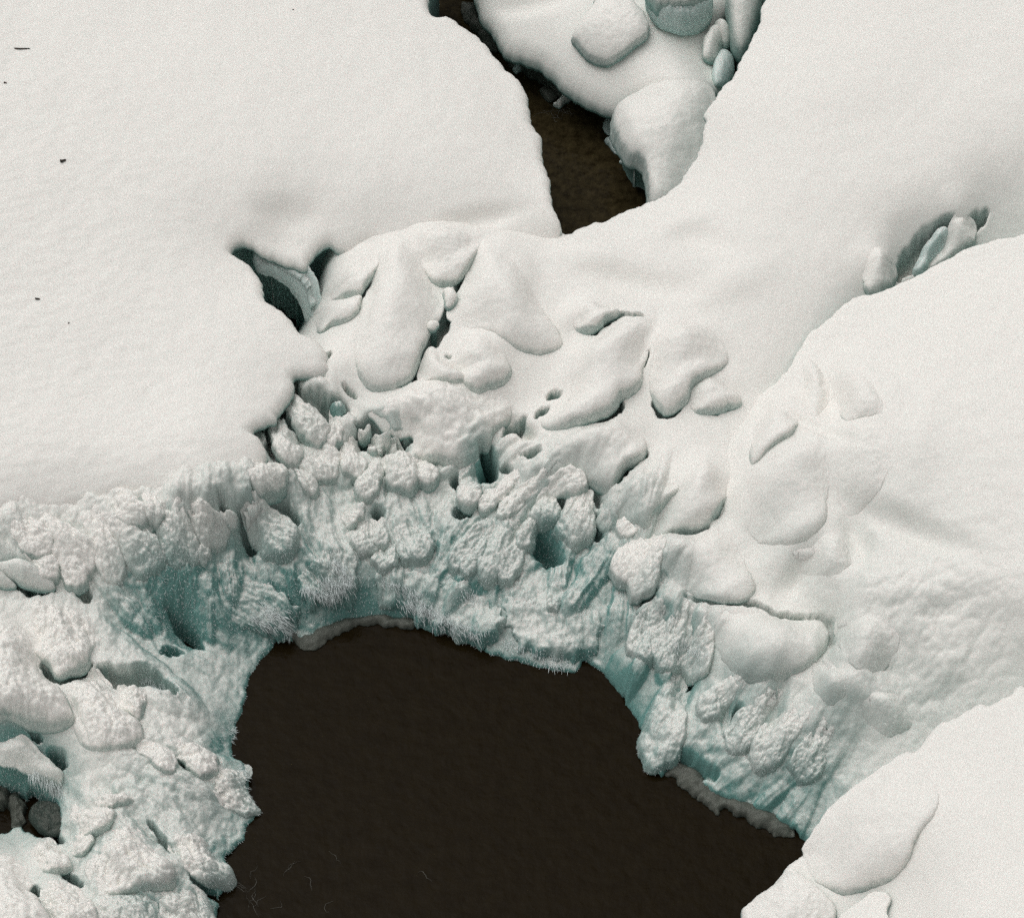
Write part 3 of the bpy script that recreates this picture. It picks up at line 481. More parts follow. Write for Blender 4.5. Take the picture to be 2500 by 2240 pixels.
body(ch, 'low ice chunk at the waterline by the bottom edge', 6, [(960,1680),(1060,1640),(1180,1630),(1260,1720),(1290,1800),(1300,1900),(1000,1900)], MN, 0.2, 0.04, M_FROST, 'chunk', icy=-0.5, caul=0.085, p=0.75, rib=0.008, soft=0.3, down=(0.75, -0.7))
body(ch, 'frosted ice ledge at the bottom between two white chunks', 6, [(560,1700),(700,1690),(900,1690),(960,1760),(900,1880),(600,1900)], MN, 0.16, 0.0, M_SNOW, 'chunk', icy=-0.1, soft=0, caul=0.07)
body('ice_ledge', 'ragged frosted ice point sticking out into the pool from the left shore', 6, [(1270,1010),(1330,950),(1420,920),(1500,900),(1505,980),(1480,1030),(1520,1110),(1562,1180),(1500,1205),(1400,1180),(1300,1110)], MN, 0.12, 0.04, M_FROST, 'chunk', icy=-0.5, caul=0.085, p=0.75, rib=0.008, soft=0.3, down=(0.75, -0.7), rough=0.025, jag=0.025)
tongue('curled ice tongue on the left shore, first from the bright wedge', 6, [(830,760),(900,810),(980,880),(1040,960)], 110, MN, 0.14, 0.04, M_FROST, group='chunk', icy=-0.45)
tongue('curled ice tongue on the left shore with a dark slit along its left side', 6, [(1090,810),(1160,850),(1220,900),(1280,960)], 130, MN, 0.15, 0.06, M_FROST, group='chunk', icy=-0.45)
# the near right bank
body('snow_lobe', 'long rounded snow lobe lying on the near bank above the water', 8, [(900,1470),(960,1370),(1050,1260),(1180,1160),(1300,1080),(1390,1030),(1480,1100),(1530,1200),(1520,1310),(1440,1420),(1390,1540),(1340,1610),(1230,1670),(1080,1700),(960,1640),(900,1560),(895,1500)], ME, 0.22, 0.04, M_SNOW, soft=0.2, shift=(0.2, 0.1), p=0.9)
body('ice_lump', 'frosted ice lump at the bottom end of the near bank', 8, [(600,1800),(660,1730),(740,1680),(800,1620),(860,1600),(960,1680),(1040,1760),(1030,1850),(900,1950),(650,1950)], ME, 0.20, 0.05, M_FROST, soft=0, rough=0.02)
body('snow_mound', 'smooth snow shoulder at the bottom edge right of the teal crack', 8, [(1050,1830),(1130,1760),(1240,1690),(1300,1720),(1290,1800),(1330,1950),(1040,1950)], ME, 0.14, 0.08, M_SNOW, soft=0.0)
# the frozen wall: surveyed tongues
body('ice_tongue', 'long oval ice tongue lying at the left edge, lower of two', 9, [(-30,650),(90,632),(200,648),(300,700),(380,790),(375,830),(290,835),(180,815),(90,760),(0,700)], MN, 0.16, 0.12, M_FROST, 'drip', soft=0)
body('ice_tongue', 'pointed ice tongue cut by the left edge under the long oval one', 9, [(-60,690),(10,710),(70,760),(112,810),(60,825),(-60,800)], MN, 0.12, 0.08, M_FROST, 'drip', soft=0)
for k, (sp, wd) in enumerate([
 ([(330,400),(480,560),(640,700)], 230), ([(640,310),(700,480),(770,640),(830,800)], 170), ([(760,380),(900,520),(1020,640),(1130,700)], 230), ([(1010,470),(1080,560),(1160,680)], 150),
 ([(1150,300),(1180,460),(1250,620),(1270,720)], 130), ([(1250,320),(1310,520),(1380,690)], 140), ([(1410,300),(1480,420),(1560,560)], 190), ([(1560,330),(1600,360),(1660,430)], 110),
 ([(230,560),(300,680),(380,770)], 170), ([(430,600),(520,720),(580,830)], 150), ([(150,380),(250,500),(330,600)], 200), ([(1450,540),(1440,620),(1430,690)], 90), ([(870,200),(930,300),(1010,400)], 170), ([(1050,210),(1090,310),(1100,400)], 120)]):
    tongue(['broad frosted ice tongue near the left end of the wall','narrow ice tongue reaching lowest on the left part of the wall','widest frosted tongue with a pale lower rim on the left wall','short white tongue beside the teal cleft of the left wall','slim tongue right of the teal cleft of the left wall','frosted tongue above the teal recess, second from the cleft','stubby tongue left of the teal pocket in the wall','crooked little tongue under the ragged snow field edge','wide tongue just above the long oval ice tongue','small tongue beside the dark notch above the white mound','tongue high on the wall at the far left under the snow field','thin tongue hanging over the teal recess','tongue right under the snow field edge, by its grey dimple','short tongue under the snow field edge above the teal cleft'][k], 9, sp, wd, MN, 0.11, 0.05, M_FROST)
tongue('big rounded ice lobe right of the teal pocket in the wall', 10, [(100,1180),(200,1330),(330,1520)], 310, MN, 0.16, 0.10, M_FROST)
for lab, sp, wd, H in [
 ('leaf-shaped white ice tongue against the snow field edge', [(400,280),(480,400),(640,640)], 190, 0.18),
 ('frosted tongue left of the leaf-shaped white one', [(260,480),(330,650),(420,800)], 170, 0.10),
 ('ribbed ice tongue under the leaf-shaped white one', [(440,640),(600,760),(700,900)], 260, 0.08),
 ('broad white lobe with a pale rim beside the narrow teal cleft', [(130,830),(200,930),(260,1010)], 270, 0.16),
 ('straight pale ice rib running down from the narrow teal cleft', [(430,820),(500,940),(570,1060)], 110, 0.10),
 ('small ice tongue right of the leaf-shaped white one', [(740,430),(740,560),(720,680)], 110, 0.10),
 ('rounded ice lobe with a dark pinhole, left of the black pits', [(850,680),(870,780),(920,910)], 190, 0.16),
 ('round-tipped tongue hanging lowest below the black pits', [(1080,820),(1020,950),(970,1090)], 170, 0.16),
 ('large round-tipped lobe below the black pits', [(1220,720),(1280,860),(1330,1010)], 230, 0.18),
 ('blunt lobe hanging from the frosted front of the large mound', [(1440,780),(1480,870),(1500,960)], 170, 0.14),
 ('small ice crumb lobe among the black pits, upper', [(960,540),(980,570),(1000,600)], 100, 0.10),
 ('small ice crumb lobe among the black pits, lower', [(1080,600),(1120,640),(1160,680)], 120, 0.10),
 ('tiny ice crumb lobe between two black pits', [(1040,640),(1050,680),(1050,720)], 80, 0.09),
 ('wide low lobe left of the oval teal hole', [(850,1180),(890,1210),(940,1240)], 200, 0.12),
 ('white lobe below and left of the oval teal hole', [(1040,1340),(990,1430),(960,1540)], 200, 0.14),
 ('tongue directly under the oval teal hole', [(1130,1310),(1120,1400),(1100,1500)], 120, 0.12),
 ('wide fan-shaped lobe low in the middle of the wall', [(1300,1340),(1380,1460),(1440,1600)], 260, 0.14),
 ('low frosted lobe at the foot of the middle wall', [(1180,1500),(1150,1600),(1130,1690)], 190, 0.10),
 ('slim lobe left of the black hole, hanging straight down', [(1830,880),(1840,1000),(1830,1150)], 170, 0.16)]:
    tongue(lab, 10, sp, wd, MN, H, 0.06, M_FROST)
for lab, sp, wd, H in [
 ('long ridged ice tongue at the left of the frosted right-hand spill', [(250,960),(160,1120),(30,1350)], 150, 0.14),
 ('second long ridged ice tongue of the frosted right-hand spill', [(320,1040),(240,1200),(110,1400)], 130, 0.12),
 ('widest ridged tongue in the frosted right-hand spill', [(480,950),(400,1180),(280,1430)], 190, 0.13),
 ('ridged tongue with a curled pale tip in the right-hand spill', [(590,980),(540,1180),(430,1440)], 150, 0.12),
 ('short ridged tongue beside the dark teal pit', [(680,880),(640,1000),(600,1180)], 130, 0.12),
 ('frosted rib running down from the black hole', [(520,560),(400,700),(260,850)], 120, 0.10),
 ('second frosted rib under the long snow tongue', [(680,640),(540,780),(400,920)], 120, 0.10),
 ('crumbly ice lobe over the dark teal pit', [(800,760),(780,860),(760,960)], 210, 0.14),
 ('frosted arch lobe hung below the long snow tongue', [(840,640),(950,600),(1090,680)], 170, 0.12),
 ('big round-bottomed ice knob right of the dark teal pit', [(1060,800),(1030,960),(1010,1120)], 260, 0.20),
 ('frosted tongue reaching left from the fringed snow mound', [(1460,700),(1370,800),(1270,920)], 160, 0.14),
 ('small frosted tongue below the fringed snow mound', [(1560,860),(1480,950),(1400,1030)], 150, 0.10),
 ('grooved frosted lobe left of the bright snow hump', [(1560,1080),(1470,1250),(1420,1420)], 230, 0.12),
 ('grooved frosted lobe that ends at the dark seam above the slab', [(1680,1130),(1620,1320),(1520,1560)], 200, 0.12),
 ('little pale ice nub low on the wall over the pool', [(900,1580),(850,1640),(810,1700)], 90, 0.10)]:
    tongue(lab, 11, sp, wd, MN if sp[0][0] < 1200 else MD, H, 0.05, M_FROST)
for lab, sp, wd in [('frost fan at the front of the slab, left part', [(200,420),(160,500),(140,600)], 150), ('frost fan at the front of the slab, middle part', [(310,430),(280,530),(230,650)], 140), ('frost fan at the front of the slab, right part', [(420,480),(390,580),(350,680)], 120),
 ('icy rib on the right-hand pool wall, nearest the slab', [(560,720),(480,800),(420,880)], 110), ('icy rib on the right-hand pool wall, with a dark groove beside it', [(700,820),(620,920),(560,1040)], 120), ('icy rib on the right-hand pool wall, third from the slab', [(860,880),(760,980),(680,1120)], 140),
 ('low icy rib on the right-hand pool wall close to the near bank', [(980,960),(930,1060),(880,1180)], 130), ('smooth ice buttress dropping into the pool', [(260,800),(230,960),(190,1100)], 170)]:
    tongue(lab, 8, sp, wd, MD, 0.10, 0.03, M_FROST if 'buttress' not in lab else M_FROST, rib=0.014)
body('shore_ice', 'dull grey shelf of ice along the channel edge of the snow island', 2, [(75,20),(105,70),(150,130),(190,195),(260,212),(330,256),(400,322),(395,348),(330,300),(290,272),(232,240),(180,182),(135,165),(88,110),(58,62)], lambda x, y: 0*x, 0.12, 0.03, M_DARKICE, soft=0, rough=0.03, jag=0.04)
body('ice_lump', 'dark ragged ice lump inside the dark hollow at the left edge', 6, [(50,1120),(100,1080),(150,1130),(160,1230),(110,1290),(60,1230)], lambda x, y: 0*x, 0.14, 0.02, M_DARKICE, soft=0, rough=0.05, jag=0.04)
body('ice_lump', 'dark ice lump cut by the left edge inside the hollow', 6, [(-40,1010),(30,1000),(60,1060),(40,1150),(-40,1180)], lambda x, y: 0*x, 0.16, 0.02, M_DARKICE, soft=0, rough=0.05, jag=0.04)
body('shore_ice', 'brownish thin ice shelf at the waterline under the right-hand pool wall', 'V', [(1318,1530),(1345,1518),(1375,1528),(1405,1552),(1440,1578),(1510,1600),(1572,1642),(1562,1658),(1500,1636),(1480,1622),(1440,1606),(1420,1612),(1392,1590),(1368,1572),(1340,1548)], lambda x, y: 0*x, 0.10, 0.02, M_DARKICE, soft=0, rough=0.03, jag=0.05)
body('shore_ice', 'dim grey ice rim at the waterline at the back of the pool', 'V', [(572,1262),(620,1252),(680,1228),(760,1218),(832,1230),(826,1244),(760,1238),(690,1246),(655,1268),(608,1284)], lambda x, y: 0*x, 0.10, 0.02, M_DARKICE, soft=0, rough=0.03, jag=0.05)
for lab, pts, dn in [('shaggy ice curtain at the left end of the pool arch', [(420,1165),(480,1135),(545,1160),(590,1200),(582,1242),(545,1250),(490,1238),(435,1212)], (1, -0.5)), ('shaggy ice curtain hung at the top of the pool arch, left of its middle', [(590,1130),(650,1085),(700,1105),(708,1150),(692,1186),(640,1192),(602,1178)], (0.3, -1)),
 ('long shaggy ice curtain over the middle of the pool arch', [(755,1130),(860,1125),(950,1165),(1005,1225),(965,1262),(900,1248),(850,1230),(800,1206),(765,1184)], (-0.1, -1)), ('smooth-faced ice curtain at the right part of the pool arch', [(1005,1190),(1090,1160),(1180,1200),(1195,1255),(1155,1304),(1085,1298),(1025,1272)], (0.1, -1))]:
    body('ice_curtain', lab, 'V', pts, MN, 0.10, 0.20 if 'right part' not in lab else 0.10, M_FROST, 'ice curtains hanging over the pool', soft=0.3, down=dn, rough=0.025, rib=0.025, jag=0.07, caul=0.035, p=0.9)
for lab, code, pts in [('round soft snow bump high on the right-hand slope', 12, [(790,500),(870,435),(975,440),(1050,510),(1092,620),(1080,700),(960,730),(850,745),(790,650)]), ('soft snow bump between the square-cornered lump and the round bump', 12, [(540,370),(620,340),(700,410),(735,520),(725,650),(640,720),(580,640),(560,480)]),
 ('long soft snow swell below the round bump on the right-hand slope', 12, [(840,800),(960,740),(1080,745),(1150,830),(1150,1000),(1080,1180),(960,1330),(860,1380),(800,1250),(800,1000)]), ('low snow pillow beside the end of the thin crooked crack', 8, [(1040,440),(1130,380),(1260,400),(1340,480),(1330,570),(1260,650),(1160,650),(1080,570)]),
 ('snow pillow tucked right of the frosted slab', 8, [(930,620),(990,575),(1060,630),(1100,720),(1060,800),(980,810),(930,730)]), ('lowest snow pillow of the right-hand slope, next to the near bank crest', 8, [(1160,780),(1240,735),(1340,765),(1420,840),(1400,930),(1290,965),(1190,905)]), ('broad snow pillow in the fold right of the crooked crack', 12, [(480,1560),(620,1540),(760,1420),(860,1560),(880,1680),(760,1790),(600,1780),(500,1680)])]:
    body('snow_mound', lab, code, pts, MD, 0.19, 0.0, M_SNOW, 'mound', soft=0.5, down=(0.1, -1), p=1.9, rough=0.012)
# shore pads beyond the channel
WAT = lambda x, y: 0*x
for lab, pts, m, H in [('grey ice pad at the top of the channel', [(40,10),(90,20),(105,60),(70,80),(45,60)], M_DARKICE, .1), ('dull ice pad wedged between snow field and island', [(90,95),(130,80),(170,120),(178,165),(150,182),(110,150)], M_DARKICE, .12),
 ('dark ice pad under the island edge, leftmost of the lower row', [(190,200),(215,188),(245,205),(235,240),(205,232)], M_DARKICE, .08), ('pale speck of ice in the lower row of pads', [(218,238),(240,228),(252,242),(238,258),(222,254)], M_ICE, .06), ('dark ice pad tight under the island snow', [(255,210),(300,235),(330,265),(300,275),(262,258)], M_DARKICE, .1),
 ('round grey ice pad with a scalloped edge', [(318,312),(345,300),(372,318),(378,345),(350,358),(325,340)], M_DARKICE, .08), ('bigger dark pad behind the white ice chunk', [(300,262),(340,270),(400,318),(390,340),(350,310)], M_DARKICE, .1),
 ('long white ice chunk lying at the shore of the channel', [(362,368),(400,342),(442,328),(440,345),(408,362),(385,380)], M_SNOW, .1), ('small frosted ice bit by the snow lobe tip', [(492,378),(520,366),(545,382),(530,398),(505,392)], M_ICE, .05),
 ('frosty ice rim on the left of the snow lobe', [(540,450),(560,415),(580,425),(572,455),(560,478)], M_ICE, .06), ('frosty ice bit below the left rim of the lobe', [(545,498),(562,488),(580,505),(600,540),(585,545),(560,518)], M_ICE, .06), ('white ice crumb halfway down the lobe shore', [(598,572),(612,562),(628,574),(618,584)], M_ICE, .05), ('lowest ice crumb at the lobe shore', [(630,600),(650,596),(676,612),(668,618),(645,612)], M_ICE, .05)]:
    body('ice_pad', lab, 2, pts, WAT, H*1.0, 0.03, m, 'pad', soft=0, rough=0.02, jag=0.02, cat='ice pad')
print('bodies surveyed', len(BODIES), time.time()-T0)
# ---------------------------------------------------------------- the setting
def structure(o): o['kind'] = 'structure'; return o
wv = np.array([(-40, -40, 0), (40, -40, 0), (40, 40, 0), (-40, 40, 0)], float)
structure(mesh_object('water', wv, np.array([[0, 1, 2, 3]]), M_WATER))

def lip(d, r): q = np.clip(1-d/r, 0, 1); return r*(1-np.sqrt(1-q*q*0.999))     # rounded shoulder of radius r
PC = on(px('V', [(880, 1480)]), lambda x, y: 0*x)[0]                              # middle of the pool
FROSTY = [((250,1090),190,1.0),((60,1120),150,0.9),((430,1060),120,1.0),((560,1000),110,1.0),((700,980),130,1.0),((820,1030),150,1.0),((960,1100),150,1.0),((1080,1050),120,0.9),((1200,1080),120,0.9),((1150,1230),150,0.5),((620,1180),110,0.9),
          ((400,1600),150,0.8),((200,1700),160,0.5),((480,1300),130,0.6),((330,1500),150,1.0),((250,1640),150,1.0),((330,1760),140,1.0),((640,880),80,0.7)]
SHINGLES = []
def lay_shingles(f, cells):
    "overlapping lobes of frozen spray running downhill: (V centre, V spread, how many, width, length, height, V direction)"
    for (cx, cy), (sx, sy), n, wd, ln, ht, dv in cells:
        for k in range(int(n*0.6)):
            P = px('V', [(cx+random.uniform(-sx, sx), cy+random.uniform(-sy, sy))]); sz = random.uniform(0.6, 1.35); aj = random.uniform(-0.35, 0.35)
            d0 = np.array([dv[0]*math.cos(aj)-dv[1]*math.sin(aj), dv[0]*math.sin(aj)+dv[1]*math.cos(aj)])
            a = on(P, f)[0]; b = on(P+d0*10, f)[0]; v = b[:2]-a[:2]; v /= np.linalg.norm(v)
            SHINGLES.append((f, a[0], a[1], v, wd*sz*random.uniform(0.75, 1.15), ln*sz*2.1, 1.15*ht*sz*random.uniform(0.7, 1.3)))
def shingles(x, y, f):
    "height of the lobes: each rises towards its rounded tip and drops off there"
    r = np.zeros_like(x); wx = x+0.02*fbm(x*5, y*5, 3, 61); wy = y+0.02*fbm(x*5, y*5, 3, 62)
    for g, cx, cy, v, wd, ln, ht in SHINGLES:
        if g is not f: continue
        m = np.nonzero((np.abs(wx-cx) < ln+wd) & (np.abs(wy-cy) < ln+wd))[0]
        if not len(m): continue
        dx = wx[m]-cx; dy = wy[m]-cy; s = (dx*v[0]+dy*v[1])/ln; q = (dx*v[1]-dy*v[0])/wd
        q = q/(0.65+0.35*smooth01(s+0.8)); tip = np.clip((s-0.55)/0.45, 0, 2)
        e = 1-q*q-tip*tip
        hgt = ht*np.clip((s+1.0)/1.6, 0, 1)*np.clip(e, 0, 1)**0.5*np.minimum(1, np.clip(s+1, 0, 1)*3)
        hgt = hgt*(1+0.20*noise(q*3.0, s*1.0, int(cx*31) % 40)+0.16*noise(q*9.0, s*1.3, int(cy*31) % 40))
        r[m] = np.maximum(r[m], hgt)
    return r
CRACKS = []
def crack(f, code, pts, w, depth):
    "a narrow cleft along surveyed points: half-width in metres, depth"
    q = on(px(code, pts), f)[:, :2]; n = max(2, int(sum(np.linalg.norm(np.diff(q, axis=0), axis=1))/0.012)); t = np.linspace(0, len(q)-1, n)
    c = np.stack([np.interp(t, np.arange(len(q)), q[:, 0]), np.interp(t, np.arange(len(q)), q[:, 1])], 1)
    CRACKS.append((f, c, w*(0.35+0.65*np.sin(np.linspace(0.1, 3.04, n))), depth))
def cracks(x, y, f):
    r = np.zeros_like(x); wx = x+0.025*fbm(x*9, y*9, 3, 71); wy = y+0.025*fbm(x*9, y*9, 3, 72)
    for g, c, w, dp in CRACKS:
        if g is not f: continue
        lo, hi = c.min(0)-0.2, c.max(0)+0.2; m = np.nonzero((x > lo[0]) & (x < hi[0]) & (y > lo[1]) & (y < hi[1]))[0]
        best = np.full(len(m), 9.0)
        for i in range(len(c)): best = np.minimum(best, np.hypot(wx[m]-c[i, 0], wy[m]-c[i, 1])/w[i])
        r[m] = np.maximum(r[m], dp*np.exp(-best**4*0.7))
    return r
for code, pts, w_, dp in [(3, [(1410,465),(1395,560),(1345,640),(1295,720),(1245,790),(1205,880),(1155,990),(1070,1055)], .075, .5), (3, [(905,500),(880,550),(855,610),(825,660)], .05, .25), (4, [(480,225),(560,252),(630,210),(700,168),(830,162)], .05, .4),
 (4, [(700,610),(690,660),(640,720),(560,755),(470,768)], .08, .45), (4, [(900,640),(940,690),(1000,680),(1050,640)], .06, .45), (4, [(845,935),(770,985),(720,1050),(685,1120)], .06, .45), (4, [(860,380),(835,430),(820,460)], .035, .3), (4, [(1170,680),(1250,690),(1320,660)], .03, .2),
 (3, [(490,990),(500,1060),(470,1110),(420,1140),(440,1160),(400,1220)], .06, .4), (3, [(500,1080),(560,1090),(620,1100)], .05, .3), (3, [(350,1290),(370,1370),(400,1440),(430,1520)], .06, .4), (3, [(250,1260),(310,1270),(350,1300)], .03, .3),
 (3, [(440,1200),(490,1290),(560,1370),(640,1400)], .05, .3), (3, [(570,1150),(640,1180),(660,1270)], .10, .4), (3, [(690,1160),(740,1170),(760,1210)], .08, .3), (3, [(770,1030),(800,1070),(830,1110)], .03, .25), (3, [(840,1300),(900,1270),(1000,1310)], .06, .5), (3, [(850,1400),(900,1420)], .07, .8), (3, [(960,1420),(1000,1400),(1080,1370),(1150,1330)], .045, .9),
 (3, [(1520,1390),(1550,1460),(1590,1540)], .065, 1.1), (3, [(1380,1550),(1400,1610)], .05, .5), (3, [(720,1480),(780,1400),(860,1360)], .05, .4), (3, [(280,1620),(340,1690),(430,1720),(500,1800)], .10, .35), (3, [(1440,1720),(1400,1780)], .08, .4), (3, [(950,1730),(960,1790)], .06, .5),
 (3, [(1640,1330),(1690,1295),(1750,1285)], .035, .6), (3, [(1745,1225),(1760,1238)], .03, .5), (3, [(1820,1215),(1890,1165)], .035, .5), (3, [(1890,1100),(1950,1080)], .04, .6), (3, [(1450,1040),(1470,1105)], .03, .5), (3, [(1340,890),(1350,905)], .03, .3), (3, [(680,860),(685,880)], .03, .3),
 (11, [(670,1060),(740,1130),(800,1200),(880,1290)], .12, .4), (11, [(900,700),(930,800),(900,900)], .05, .3), (11, [(1000,720),(1100,740),(1190,700),(1220,800)], .06, .35), (11, [(800,600),(880,550),(980,560)], .03, .2), (11, [(1180,900),(1180,1000),(1220,1080)], .06, .3), (11, [(590,390),(680,370),(740,350)], .05, .5), (11, [(430,490),(500,490)], .04, .5),
 (5, [(480,370),(520,460),(600,700)], .03, .25), (5, [(880,400),(870,490),(930,600),(950,650)], .05, .35), (5, [(1130,520),(1125,600)], .04, .35), (5, [(1340,430),(1390,480),(1420,520)], .10, .5), (5, [(1210,280),(1230,340),(1270,410)], .04, .35), (5, [(930,880),(990,980),(1050,1030),(1100,1090)], .07, .35), (5, [(900,1110),(950,1105),(1010,1125)], .05, .25),
 (5, [(560,1220),(660,1265),(800,1280),(900,1310),(960,1350)], .10, .45), (5, [(240,1190),(280,1240),(340,1260),(430,1230),(500,1200)], .06, .4), (5, [(280,1660),(320,1690),(350,1740)], .06, .5), (5, [(160,1530),(220,1590)], .03, .3), (5, [(430,780),(500,810)], .06, .35), (5, [(90,730),(170,770),(290,770)], .05, .4),
 (6, [(1080,860),(1120,910),(1180,950)], .05, .3), (6, [(820,790),(880,850)], .03, .25), (6, [(1160,1580),(1220,1640),(1300,1700)], .06, .4), (6, [(900,1270),(960,1350),(1040,1450)], .03, .3), (6, [(380,1560),(440,1600),(480,1620)], .05, .4), (6, [(190,1640),(230,1690)], .06, .4)]:
    crack(F_MAIN, code, pts, w_, dp)
for pts in [[(-20,1540),(30,1585),(60,1625),(115,1668)], [(-20,1650),(20,1620),(50,1600)], [(0,1560),(10,1600),(5,1640)], [(60,1570),(90,1610),(110,1640)]]: crack(F_MAIN, 'V', pts, .10, .7)
crack(F_MAIN, 'V', [(1772,548),(1800,520),(1830,490),(1870,455),(1888,442)], .08, .4); crack(F_MAIN, 'V', [(1925,445),(1955,424)], .06, .35)
for code, pts, w_, dp in [(4, [(980,1352),(1060,1362),(1155,1345),(1190,1330)], .05, .4), (4, [(1278,1172),(1250,1250),(1225,1290)], .025, .25), (4, [(1475,582),(1540,520),(1600,465),(1640,400)], .035, .3), (8, [(340,318),(420,325),(470,343),(560,336),(640,340),(690,352),(770,392),(860,398),(960,400)], .035, .3),
 (8, [(960,400),(1020,440),(1030,530)], .05, .12), (8, [(580,820),(580,920),(560,970)], .05, .25), (8, [(820,920),(860,880)], .03, .15), (8, [(340,640),(350,720)], .10, .25), (4, [(940,1600),(960,1650)], .03, .2), (8, [(310,470),(315,530)], .03, .15), (8, [(200,1090),(280,1080),(370,1130),(480,1160)], .08, .2)]:
    crack(F_D, code, pts, w_, dp)
DN = (0.25, 1.0)
lay_shingles(F_MAIN, [((150,1075),(170,60),26,.13,.32,.10,(0.5,1)),((400,1060),(130,65),26,.11,.30,.11,(0.3,1)),((560,1000),(90,90),22,.11,.28,.10,(0.35,1)),((700,1010),(90,80),24,.10,.24,.10,(0.2,1)),
 ((830,1040),(100,90),28,.11,.26,.10,(0.0,1)),((960,1060),(90,80),26,.08,.30,.09,(-0.5,1)),((1080,1000),(90,60),20,.10,.26,.10,(-0.6,1)),((1190,1080),(80,90),22,.12,.28,.10,(-0.4,1)),((1230,1000),(70,60),10,.13,.28,.10,(-0.5,1)),
 ((900,1160),(230,40),30,.09,.22,.06,(-0.1,1)),((1130,1220),(120,60),16,.14,.30,.05,(-0.3,1)),((620,1130),(100,60),24,.08,.22,.08,(0.6,1)),((480,1220),(80,60),18,.10,.28,.07,(0.8,0.7)),((620,860),(70,60),12,.10,.24,.09,(0.4,1)),
 ((400,1560),(90,110),26,.12,.26,.09,(1,0.45)),((250,1560),(110,90),16,.16,.30,.09,(0.9,0.5)),((330,1730),(130,80),20,.12,.26,.08,(0.9,0.5)),((300,1340),(120,60),10,.2,.4,.08,(0.9,0.5)),((760,900),(90,35),18,.09,.18,.10,(0.1,1)),((990,880),(60,40),14,.07,.22,.09,(-0.9,0.8))])
lay_shingles(F_D, [((1350,1240),(60,60),14,.10,.24,.09,(-0.4,1)),((1420,1460),(110,90),24,.12,.34,.08,(-0.5,1)),((1560,1500),(90,90),22,.12,.34,.08,(-0.6,1)),((1300,1150),(50,70),14,.10,.26,.09,(-0.4,1))])
def frostiness(x, y, f):
    r = np.zeros_like(x)
    for (cx, cy), R, a in FROSTY:
        q = on(px('V', [(cx, cy)]), f)[0]; k = WIDTH/2031*R
        r = np.maximum(r, a*np.exp(-(((x-q[0])/k)**2+((y-q[1])*0.8/k)**2)**1.5))
    return r
def ribs(x, y, seed=0):
    "ribs of ice running down to the pool"
    dx = x-PC[0]; dy = y-PC[1]; r = np.hypot(dx, dy); a = np.arctan2(dx, dy)
    wob = 0.10*noise(x*1.3, y*1.3, 40+seed)
    return ridged((a+wob)*6.5, r*0.9+noise(x*2, y*2, 3)*0.3, 3, 11+seed), ridged((a+wob)*17, r*2.0, 2, 23+seed)
def top_main(x, y, d, u):
    z = F_MAIN.full(x, y); fr = frostiness(x, y, F_MAIN); a, b = ribs(x, y)
    z = z + shingles(x, y, F_MAIN)*smooth01((d-0.12)/0.4) + fr*(0.020*(a-0.2) + 0.016*b + 0.012*fbm(x*7, y*7, 4, 5) + 0.05*fbm(x*2.2, y*2.2, 3, 6) + 0.055*billow(x*4.5, y*3.2, 3, 44) + 0.018*billow(x*15, y*11, 2, 47)) + 0.02*fbm(x*0.9, y*0.9, 3, 2) + 0.004*fbm(x*6, y*6, 2, 8)
    return z - lip(d, 0.05) - cracks(x, y, F_MAIN)
C_CREST = [(1112,456),(1128,460),(1160,446),(1210,430),(1250,413),(1285,400),(1310,385),(1345,360),(1370,325),(1388,290),(1397,250),(1402,215),(1430,175),(1460,140),(1475,100),(1500,60),(1515,0),(1535,-250)]
MAIN = [(-330,800),(200,800),(380,640),(400,420),(600,360),(900,360),(1060,420)] + C_CREST + [(2330,-250),(2330,560),(2100,700),(1900,850),(1700,950),(1520,1130),(1440,1230),(1340,1350),(1260,1420),(1215,1355)] + POOL[::-1] + POOL_L[::-1] + [(400,2000),(-330,2000)]
L_MAIN = outline(on(px('V', MAIN), F_MAIN)[:, :2], 0.03, 0.035, 5.0, 1)
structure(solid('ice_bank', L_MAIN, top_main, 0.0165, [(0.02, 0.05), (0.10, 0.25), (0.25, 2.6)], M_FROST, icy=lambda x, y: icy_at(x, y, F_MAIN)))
print('main', time.time()-T0, NTRI)
A_EDGE = [(800,-250),(850,0),(885,20),(915,45),(945,65),(975,95),(1000,125),(1030,160),(1050,205),(1062,240),(1073,265),(1079,310),(1088,350),(1096,385),(1108,425),(1112,456)]
A_LOW = [(1090,520),(1000,540),(900,520),(830,510),(760,500),(740,478),(722,490),(690,505),(665,490),(650,478),(635,490),(615,515),(598,528),(560,512),(520,505),(503,492),(485,480),(464,487),(457,495),(478,506),(500,522),(515,555),(535,595),(570,625),(600,655),(622,662),(650,690),(645,730),(590,742),(585,770),(560,800),(548,815),(540,830),(492,848),(520,868),(530,895),(520,930),(505,960),(440,980),(420,992),(340,985),(240,978),(215,990),(100,1005),(0,1020),(-330,1040)]
LA = outline(on(px('V', [(-330,-250)] + A_EDGE + A_LOW), F_A)[:, :2], 0.025, 0.045, 2.3, 2)
def top_a(x, y, d, u): return F_A.full(x, y) - lip(d, 0.12) + 0.018*fbm(x*0.8, y*0.8, 3, 4) + 0.005*fbm(x*5, y*5, 3, 9) + 0.007*fbm(x*4+y*2, y*9-x*3, 3, 19)*smooth01(0.5-0.22*(x+2.5)-0.12*y)
structure(solid('snow_field', LA, top_a, 0.024, [(0.0, 0.04), (0.05, 0.10), (0.14, 0.16), (0.2, 0.4), (0.22, 2.2)], M_SNOW))
